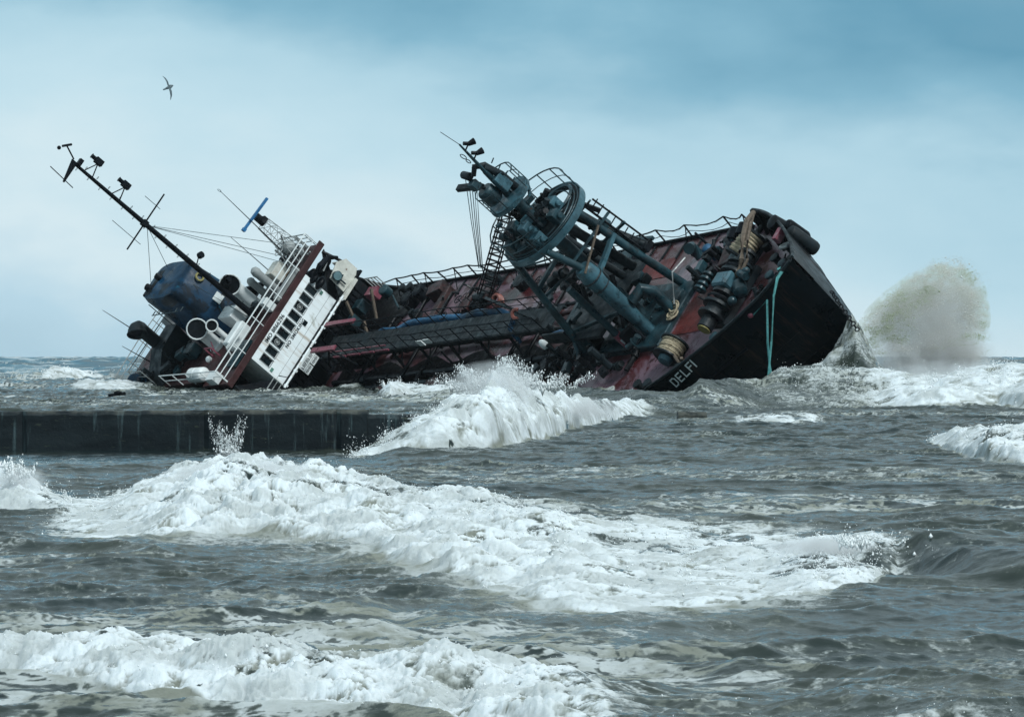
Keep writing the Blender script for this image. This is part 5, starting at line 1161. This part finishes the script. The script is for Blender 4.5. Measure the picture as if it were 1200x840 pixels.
def sea_mat():
    m = bpy.data.materials.new('storm_water'); m.use_nodes = True; t = m.node_tree; t.nodes.clear()
    out = N(t, 'ShaderNodeOutputMaterial')
    tc = N(t, 'ShaderNodeTexCoord'); co = tc.outputs['Object']
    def noise_(scl, s, d=5, r=.6, dist=0):
        mp = N(t, 'ShaderNodeMapping'); t.links.new(co, mp.inputs[0]); mp.inputs['Scale'].default_value = scl
        n = N(t, 'ShaderNodeTexNoise'); n.inputs['Scale'].default_value = s; n.inputs['Detail'].default_value = d; n.inputs['Roughness'].default_value = r; n.inputs['Distortion'].default_value = dist
        t.links.new(mp.outputs[0], n.inputs['Vector']); return n.outputs['Fac']
    def math_(op, a, b=None, c=None, clamp=False):
        n = N(t, 'ShaderNodeMath', op=op); n.use_clamp = clamp
        for k, v in enumerate((a, b, c)):
            if v is None: continue
            if isinstance(v, (int, float)): n.inputs[k].default_value = v
            else: t.links.new(v, n.inputs[k])
        return n.outputs[0]
    def step(v, a, b):
        r = N(t, 'ShaderNodeMapRange'); r.interpolation_type = 'SMOOTHSTEP'; t.links.new(v, r.inputs[0]); r.inputs[1].default_value = a; r.inputs[2].default_value = b; return r.outputs[0]
    def mix(f, a, b):
        x = N(t, 'ShaderNodeMix', data_type='RGBA'); t.links.new(f, x.inputs[0])
        for i, v in ((6, a), (7, b)):
            if isinstance(v, tuple): x.inputs[i].default_value = (*v, 1)
            else: t.links.new(v, x.inputs[i])
        return x.outputs[2]
    fo = N(t, 'ShaderNodeAttribute', attribute_name='foam').outputs['Fac']; ch = N(t, 'ShaderNodeAttribute', attribute_name='churn').outputs['Fac']
    nA = noise_((1, 1.0, 1), 9.0, 8, .72, .3); nB = noise_((1, 1.6, 1), 2.2, 8, .70, .6)
    v = math_('ADD', fo, math_('MULTIPLY', math_('SUBTRACT', nA, .5), 1.15)); v = math_('ADD', v, math_('MULTIPLY', math_('SUBTRACT', nB, .5), .75))
    mask = step(v, .34, .74)
    # sediment laden water
    wcol = mix(step(noise_((.5, 1, 1), .35, 4, .6), .35, .65), (.009, .019, .020), (.032, .040, .033))
    aer = mix(step(fo, .15, .7), wcol, (.075, .090, .080))                                # water full of air beside the foam
    bw_ = N(t, 'ShaderNodeBsdfPrincipled'); t.links.new(aer, bw_.inputs['Base Color']); bw_.inputs['Roughness'].default_value = .07; bw_.inputs['IOR'].default_value = 1.333
    bw_.inputs['Specular IOR Level'].default_value = .5
    b1 = N(t, 'ShaderNodeBump'); b1.inputs['Strength'].default_value = .20; b1.inputs['Distance'].default_value = .04
    t.links.new(math_('ADD', noise_((1, 1.9, 1), 5.0, 8, .66, .5), math_('MULTIPLY', noise_((1, 1.7, 1), 1.4, 6, .6, .4), 2.6)), b1.inputs['Height'])
    t.links.new(b1.outputs[0], bw_.inputs['Normal'])
    fcol = mix(step(ch, .28, .92), (.19, .205, .175), (.66, .72, .75))  # brown tint, plus shade in the creases between puffs put into the foam colour
    fcol = mix(step(noise_((1, 1, 1), 1.1, 6, .62, .4), .38, .60), (.44, .48, .485), fcol)
    bf = N(t, 'ShaderNodeBsdfPrincipled'); t.links.new(fcol, bf.inputs['Base Color']); bf.inputs['Roughness'].default_value = .8; bf.inputs['Subsurface Weight'].default_value = .6; bf.inputs['Subsurface Scale'].default_value = .12; bf.inputs['Subsurface Radius'].default_value = (1, 1, .9); bf.inputs['Specular IOR Level'].default_value = .2
    b2 = N(t, 'ShaderNodeBump'); b2.inputs['Strength'].default_value = .55; b2.inputs['Distance'].default_value = .05; t.links.new(math_('ADD', nA, nB), b2.inputs['Height']); t.links.new(b2.outputs[0], bf.inputs['Normal'])
    mx = N(t, 'ShaderNodeMixShader'); t.links.new(mask, mx.inputs[0]); t.links.new(bw_.outputs[0], mx.inputs[1]); t.links.new(bf.outputs[0], mx.inputs[2]); t.links.new(mx.outputs[0], out.inputs[0])
    return m
build_sea()
# ------------------------------------------------------------------ thrown spray
def droplets(name_, pts, sizes, m_, label, stretch=None):
    """many small water drops, each a little stretched octahedron"""
    n = len(pts); base = np.array([(1, 0, 0), (-1, 0, 0), (0, 1, 0), (0, -1, 0), (0, 0, 1), (0, 0, -1)], np.float32)
    tri = np.array([(4, 0, 2), (4, 2, 1), (4, 1, 3), (4, 3, 0), (5, 2, 0), (5, 1, 2), (5, 3, 1), (5, 0, 3)], np.int32)
    V = base[None] * sizes[:, None, None]
    if stretch is not None: V = V * stretch[:, None, :]
    V = (V + pts[:, None, :]).reshape(-1, 3).astype(np.float32); T = (tri[None] + (np.arange(n) * 6)[:, None, None]).reshape(-1, 3).astype(np.int32)
    me = bpy.data.meshes.new(name_); me.vertices.add(len(V)); me.vertices.foreach_set('co', V.ravel()); me.loops.add(T.size); me.loops.foreach_set('vertex_index', T.ravel())
    me.polygons.add(len(T)); me.polygons.foreach_set('loop_start', np.arange(0, T.size, 3, dtype=np.int32)); me.polygons.foreach_set('loop_total', np.full(len(T), 3, np.int32)); me.update(calc_edges=True)
    me.polygons.foreach_set('use_smooth', np.ones(len(T), bool)); me.materials.append(m_)
    o = bpy.data.objects.new(name_, me); COL.objects.link(o); return tag(o, label, 'spray', kind='stuff')
M['drop'] = mat('white_water_drops', (.78, .82, .83), .4, 0, .06, 3, None, bump=0)
M['mud'] = mat('brown_green_water_drops', (.66, .66, .60), .5, 0, .1, .5, (.74, .75, .72), .52, None, bump=0)
rs = np.random.RandomState(5)
def surf_z(X, Y): return sea_fn(np.asarray(X, float), np.asarray(Y, float))[0]
def crest_spray(B, n, up, size, lo=None, hi=None):
    P = np.array(BR[B]['pts'], float); lo = lo or P[0, 0]; hi = hi or P[-1, 0]
    p = rs.uniform(lo, hi, n); fo = np.interp(p, P[:, 0], P[:, 4]); k = rs.rand(n) < fo ** 1.5 * .95; 
    # bursts: spray leaves the crest in clusters
    g = noise(p * .06, p * 0 + 3.3, 9) + .5 * noise(p * .21, p * 0 + 1.3, 8); k &= rs.rand(n) < np.clip(.25 + 1.3 * g, .02, 1); p = p[k]; g = g[k]
    yf = WK / (np.interp(p, P[:, 0], P[:, 1]) - 417); wd = np.interp(p, P[:, 0], P[:, 3]) * BR[B].get('run', 1)
    t_ = np.clip(rs.normal(.75, .28, len(p)), 0, 1.3); Y = yf + wd * t_; X = (p - 600) / FPX * Y; z = surf_z(X, Y)
    rise = rs.exponential(1, len(p)) * up * (.3 + np.clip(g, 0, 1))
    X = X + rs.normal(0, .4, len(p)) * rise; pts = np.stack([X, Y - rise * .3, z + rise], 1)
    s = size * rs.lognormal(0, .45, len(p)) / (1 + rise / up * .35)
    st = np.stack([rs.uniform(.6, 1.3, len(p)), np.ones(len(p)), rs.uniform(.6, 2.0, len(p))], 1)
    return pts, s, st
acc = [crest_spray('A', 26000, .055, .0062), crest_spray('A', 5000, .06, .0062, 950, 1070), crest_spray('B', 5000, .10, .009), crest_spray('C', 12000, .16, .010), crest_spray('D', 5000, .025, .0042), crest_spray('E', 2500, .10, .012), crest_spray('F', 12000, .20, .017, 880, 1210), crest_spray('G', 1200, .3, .035), crest_spray('H', 3000, .14, .018)]
def burst(px_, row, Y, n, hgt, wid, size, pw=1.0):
    """a plume of drops thrown up from one place, in jets"""
    nj = 14; ja = rs.normal(0, .5, nj); jh = rs.uniform(.3, 1, nj) * hgt
    j = rs.randint(0, nj, n); t_ = rs.rand(n) ** .8; x0 = (px_ - 600) / FPX * Y; z0 = CAMH - (row - 417) * Y / FPX
    X = x0 + ja[j] * wid * (.5 + .7 * t_) + rs.normal(0, .10, n) * wid; z = z0 + t_ * jh[j] + rs.normal(0, .05, n) * hgt; y = Y + rs.normal(0, .3, n) * wid
    s = size * rs.lognormal(0, .5, n) * (1.15 - .6 * t_); return np.stack([X, y, z], 1), s, np.stack([rs.uniform(.6, 1.4, n), np.ones(n), rs.uniform(.7, 3.6, n)], 1)
acc += [burst(585, 455, 92, 3600, .85, 1.0, .0115), burst(560, 455, 92, 1800, .55, 1.1, .011), burst(650, 455, 94, 900, .5, .9, .012),
        burst(268, 540, 79.5, 2200, .95, .34, .008), burst(20, 560, 52, 500, .35, .22, .010), burst(1000, 640, 33, 500, .12, .25, .006), burst(458, 457, 188, 500, .7, .8, .02)]
pts = np.concatenate([a[0] for a in acc]); sz = np.concatenate([a[1] for a in acc]); st_ = np.concatenate([a[2] for a in acc])
droplets('sea_spray', pts, sz, M['drop'], 'white drops of spray thrown up from the breaking waves', st_)
# ------------------------------------------------------------------ big brown-green burst of spray beyond the bow
PY = 205.0
def plume_profile():
    """outline in (x, z) at the place of the burst"""
    return [((px_ - 600) / FPX * PY, CAMH + (417 - r_) / FPX * PY) for px_, r_ in ((1000, 400), (1022, 364), (1045, 344), (1070, 322), (1095, 308), (1118, 304), (1138, 312), (1148, 330), (1153, 355), (1156, 395), (1158, 440), (1100, 446), (1050, 444), (1028, 420), (1012, 402))]
def pinside(x, z, poly):
    r_ = np.zeros(x.shape, bool); n = len(poly)
    for i in range(n):
        x0, z0 = poly[i]; x1, z1 = poly[(i + 1) % n]
        c = ((z0 > z) != (z1 > z)) & (x < (x1 - x0) * (z - z0) / (z1 - z0 + 1e-12) + x0); r_ ^= c
    return r_
pp = plume_profile()
def seg_dist(x, z, poly):
    d = np.full(x.shape, 1e9); n = len(poly)
    for i in range(n):
        a = np.array(poly[i]); b_2 = np.array(poly[(i + 1) % n]); ab = b_2 - a; t_ = np.clip(((x - a[0]) * ab[0] + (z - a[1]) * ab[1]) / (ab @ ab), 0, 1)
        d = np.minimum(d, np.hypot(x - a[0] - t_ * ab[0], z - a[1] - t_ * ab[1]))
    return d
def plume_body():
    """a lumpy closed body: outline swept into depth, swelling where the burst is thickest"""
    cx = np.mean([p[0] for p in pp]); cz = np.mean([p[1] for p in pp]); b = MB(); n = len(pp); fine = []
    for i in range(n):
        for k in range(3): fine.append(Vector(pp[i]).lerp(Vector(pp[(i + 1) % n]), k / 3))
    rings = []
    for k in range(-6, 7):
        f_ = math.cos(k / 7 * math.pi / 2) ** .6; rings.append([b.bm.verts.new(((p.x - cx) * f_ * 1.02 + cx, PY + k * .5, (p.y - cz) * f_ * 1.02 + cz)) for p in fine])
    m_ = len(fine)
    for A, B in zip(rings, rings[1:]):
        for k in range(m_): b.bm.faces.new((A[k], A[(k + 1) % m_], B[(k + 1) % m_], B[k]))
    b.bm.faces.new(rings[0][::-1]); b.bm.faces.new(rings[-1])
    return b
def plume_mat():
    m = bpy.data.materials.new('spray_mist'); m.use_nodes = True; t = m.node_tree; t.nodes.clear(); out = N(t, 'ShaderNodeOutputMaterial')
    v = N(t, 'ShaderNodeVolumePrincipled'); t.links.new(v.outputs[0], out.inputs['Volume']); tc = N(t, 'ShaderNodeTexCoord')
    n = N(t, 'ShaderNodeTexNoise'); n.inputs['Scale'].default_value = .42; n.inputs['Detail'].default_value = 6; n.inputs['Distortion'].default_value = .8; n.inputs['Roughness'].default_value = .62; t.links.new(tc.outputs['Object'], n.inputs['Vector'])
    # falls off softly towards its rim
    mp = N(t, 'ShaderNodeSeparateXYZ'); t.links.new(tc.outputs['Generated'], mp.inputs[0])
    def edge(s, a, b_):
        r = N(t, 'ShaderNodeMapRange'); r.interpolation_type = 'SMOOTHSTEP'; t.links.new(s, r.inputs[0]); r.inputs[1].default_value = a; r.inputs[2].default_value = b_; return r.outputs[0]
    e = edge(mp.outputs['X'], 1.0, .86); e2 = edge(mp.outputs['Z'], 1.0, .58); e3 = edge(mp.outputs['X'], 0.0, .35)
    q = N(t, 'ShaderNodeMath', op='MULTIPLY'); t.links.new(e, q.inputs[0]); t.links.new(e2, q.inputs[1])
    q2 = N(t, 'ShaderNodeMath', op='MULTIPLY'); t.links.new(q.outputs[0], q2.inputs[0]); t.links.new(e3, q2.inputs[1])
    s_ = edge(n.outputs['Fac'], .30, .66); q3 = N(t, 'ShaderNodeMath', op='MULTIPLY'); t.links.new(q2.outputs[0], q3.inputs[0]); t.links.new(s_, q3.inputs[1])
    d = N(t, 'ShaderNodeMath', op='MULTIPLY'); t.links.new(q3.outputs[0], d.inputs[0]); d.inputs[1].default_value = .75; t.links.new(d.outputs[0], v.inputs['Density'])
    v.inputs['Color'].default_value = (.985, .975, .94, 1); v.inputs['Anisotropy'].default_value = .1
    return m
M['mist'] = plume_mat()
b_ = plume_body(); o_ = b_.build('spray_mist', M['mist'], None, world=True); tag(o_, 'tall pale brown cloud of spray bursting up beyond the bow', 'spray', kind='stuff')
xs = rs.uniform(min(p[0] for p in pp), max(p[0] for p in pp) + .5, 620000); zs = rs.uniform(.8, max(p[1] for p in pp) + .3, 620000)
ins = pinside(xs, zs, pp); dd = seg_dist(xs, zs, pp) * np.where(ins, 1, -1)
arc = np.exp(-((dd - .9) / .9) ** 2) * (zs > 2.2 + .10 * (xs - 20)) ; arc = arc * sstep(27.4, 24.5, xs) if False else arc * (1 - sstep(24.6, 27.2, xs) * .7)
tex = np.clip(.30 + 1.3 * fbm(xs * 1.1 + zs * .8, zs * 2.0 - xs * .9, 5, 201, .65), 0, 1) 
low = ins * .05
keep = rs.rand(len(xs)) < np.clip(arc * tex * .62 + low * tex, 0, 1) * (dd > -.25 + .5 * rs.rand(len(xs)) ** 2)
arcp = [P3(px_, r_, PY) for px_, r_ in ((1006, 392), (1022, 376), (1045, 360), (1072, 344), (1100, 332), (1122, 332), (1138, 345), (1146, 370), (1149, 400))]
def arcbody(b): b.tube(arcp, [.35, .75, 1.0, 1.15, 1.2, 1.15, 1.0, .8, .5], 16)
M['mist2'] = plume_mat(); v2 = [n for n in M['mist2'].node_tree.nodes if n.type == 'PRINCIPLED_VOLUME'][0]; v2.inputs['Color'].default_value = (.86, .89, .70, 1)
t2 = M['mist2'].node_tree
for n in t2.nodes:
    if n.type == 'TEX_NOISE': n.inputs['Scale'].default_value = 1.3; n.inputs['Detail'].default_value = 8; nf2 = n
r2 = N(t2, 'ShaderNodeMapRange'); t2.links.new(nf2.outputs['Fac'], r2.inputs[0]); r2.inputs[1].default_value = .44; r2.inputs[2].default_value = .66; r2.inputs[4].default_value = 1.1; t2.links.new(r2.outputs[0], v2.inputs['Density'])
b_ = MB(); arcbody(b_); o_ = b_.build('spray_mist', M['mist2'], None, world=True); tag(o_, 'greenish torn arc of spray along the top of the big burst', 'spray', kind='stuff')
xs, zs, dd = xs[keep], zs[keep], dd[keep]
pts = np.stack([xs, PY + rs.normal(0, 1.4, len(xs)) - .8, zs], 1); sz = .010 * rs.lognormal(0, .45, len(xs))
st2 = np.stack([rs.uniform(.7, 1.6, len(xs)), np.ones(len(xs)), rs.uniform(.7, 1.8, len(xs))], 1)
g_ = (fbm(xs * .35, zs * .5, 2, 211) + .12 * (25 - xs) / 5 - .05 * (zs - 4)) > .02
M['mudgreen'] = mat('green_brown_water_drops', (.36, .42, .25), .5, 0, .2, .5, (.55, .56, .46), .55, None, bump=0)
droplets('flung_water', pts[g_], sz[g_], M['mudgreen'], 'greenish brown water drops in the upper part of the big burst', st2[g_])
droplets('flung_water', pts[~g_], sz[~g_], M['mud'], 'pale brown water drops through the big burst of spray', st2[~g_])
# soft mist hanging over the crests
def puff(px_, row, Y, rx, rz, ry, dens, seed):
    m = bpy.data.materials.new('crest_mist'); m.use_nodes = True; t = m.node_tree; t.nodes.clear(); out = N(t, 'ShaderNodeOutputMaterial')
    v = N(t, 'ShaderNodeVolumePrincipled'); t.links.new(v.outputs[0], out.inputs['Volume']); v.inputs['Color'].default_value = (.97, .99, 1, 1)
    tc = N(t, 'ShaderNodeTexCoord'); g = N(t, 'ShaderNodeTexGradient', gradient_type='SPHERICAL'); mp = N(t, 'ShaderNodeMapping'); t.links.new(tc.outputs['Object'], mp.inputs[0])
    mp.inputs['Scale'].default_value = (1 / rx, 1 / ry, 1 / rz); mp.inputs['Location'].default_value = (0, 0, -1.0); t.links.new(mp.outputs[0], g.inputs[0])
    n = N(t, 'ShaderNodeTexNoise'); n.inputs['Scale'].default_value = 3.2 / max(rx, rz); n.inputs['Detail'].default_value = 6; n.inputs['Roughness'].default_value = .7; t.links.new(tc.outputs['Object'], n.inputs['Vector'])
    r = N(t, 'ShaderNodeMapRange'); t.links.new(n.outputs['Fac'], r.inputs[0]); r.inputs[1].default_value = .42; r.inputs[2].default_value = .68
    q = N(t, 'ShaderNodeMath', op='MULTIPLY'); t.links.new(g.outputs['Fac'], q.inputs[0]); t.links.new(r.outputs[0], q.inputs[1])
    q2 = N(t, 'ShaderNodeMath', op='MULTIPLY'); t.links.new(q.outputs[0], q2.inputs[0]); q2.inputs[1].default_value = dens; t.links.new(q2.outputs[0], v.inputs['Density'])
    c = P3(px_, row, Y); b = MB(); b.sph(c, 1.0, (rx, ry, rz), 3); o = b.build('spray_mist', m, None, world=True)
    where = {1: 'over the tall splash in front of the hull', 2: 'along the wave right of the tall splash', 3: 'over the high left part of the big near breaker', 4: 'over the small breaker at the left edge',
             5: 'at the right end of the big near breaker', 6: 'over the surf below the bow', 7: 'over the surf at the far right', 8: 'at the left foot of the big burst beyond the bow', 9: 'at the right foot of the big burst beyond the bow'}[seed]
    return tag(o, 'thin white mist of spray ' + where, 'spray', kind='stuff')
puff(578, 455, 90, 1.3, .75, 1.2, 6, 1); puff(680, 478, 100, 1.4, .35, 1.0, 6, 2); puff(290, 556, 52, 1.2, .22, 1.2, 14, 3); puff(20, 562, 52, .5, .22, .6, 12, 4)
puff(960, 640, 35, .6, .10, .5, 25, 5); puff(1010, 446, 155, 3.5, .6, 2, 1.6, 6); puff(1130, 442, 152, 4, .8, 2, 2.5, 7); puff(1062, 422, 203, 3.6, 1.3, 2, 2.2, 8); puff(1120, 422, 204, 3.0, 1.5, 2, 2.2, 9)
# ------------------------------------------------------------------ small things
def debris(b):
    b.bar((-16.9, 150, .55), (-16.2, 150.2, .62), .16, .12); b.sph((-16.5, 150.1, .66), .13, (1.4, 1, .7))
b = MB(); debris(b); tag(b.build('driftwood', M['black'], None, world=True), 'small dark piece of driftwood on the water behind the breakwater', 'driftwood')
def gull():
    """one continuous body: skin over a skeleton, wings raised and lowered in mid beat"""
    v = [(0, 0, 0), (.16, 0, .05), (.27, 0, .09), (.33, 0, .10), (-.18, 0, -.05), (-.32, 0, -.09),
         (.05, .10, .06), (.02, .26, .24), (-.05, .44, .36), (-.16, .62, .42),
         (.05, -.10, .04), (.04, -.28, .0), (.0, -.48, -.12), (-.10, -.66, -.30)]
    e = [(0, 1), (1, 2), (2, 3), (0, 4), (4, 5), (1, 6), (6, 7), (7, 8), (8, 9), (1, 10), (10, 11), (11, 12), (12, 13)]
    r_ = [(.085, .08), (.08, .075), (.055, .055), (.018, .018), (.055, .04), (.05, .012), (.07, .03), (.075, .014), (.055, .010), (.012, .006), (.07, .03), (.075, .014), (.055, .010), (.012, .006)]
    me = bpy.data.meshes.new('seagull'); me.from_pydata(v, e, []); o = bpy.data.objects.new('seagull', me); COL.objects.link(o)
    m1 = o.modifiers.new('skin', 'SKIN'); m1.use_smooth_shade = True; m2 = o.modifiers.new('sub', 'SUBSURF'); m2.levels = m2.render_levels = 2
    for k, q in enumerate(me.skin_vertices[0].data): q.radius = r_[k]; q.use_root = (k == 0)
    dg = bpy.context.evaluated_depsgraph_get(); bpy.context.view_layer.update(); me2 = bpy.data.meshes.new_from_object(o.evaluated_get(bpy.context.evaluated_depsgraph_get()))
    me2.name = 'seagull'; o.modifiers.clear(); o.data = me2; me2.materials.clear(); me2.materials.append(mat('gull_feathers', (.10, .14, .16), .7, 0, .4, 6, (.3, .33, .34), .6)); return o
gl = gull(); D_ = 150; gl.location = P3(197, 103, D_); gl.scale = (.72, .72, .72)
# flies towards the right, banked steeply so one wing points up and one down
gl.rotation_euler = (rad(62), rad(-18), rad(28))
tag(gl, 'grey seagull banking steeply alone in the sky', 'bird')
# ------------------------------------------------------------------ sea air
hz_ = MB(); hz_.box((0, 1590, 9.5), (1500, 3240, 27))
mh = bpy.data.materials.new('sea_air'); mh.use_nodes = True; t = mh.node_tree; t.nodes.clear(); o1 = N(t, 'ShaderNodeOutputMaterial'); v1 = N(t, 'ShaderNodeVolumePrincipled')
v1.inputs['Density'].default_value = .00004; v1.inputs['Color'].default_value = (.86, .95, 1, 1); t.links.new(v1.outputs[0], o1.inputs['Volume'])
tag(hz_.build('haze', mh, None, world=True), 'pale damp air over the sea', 'haze', kind='stuff')
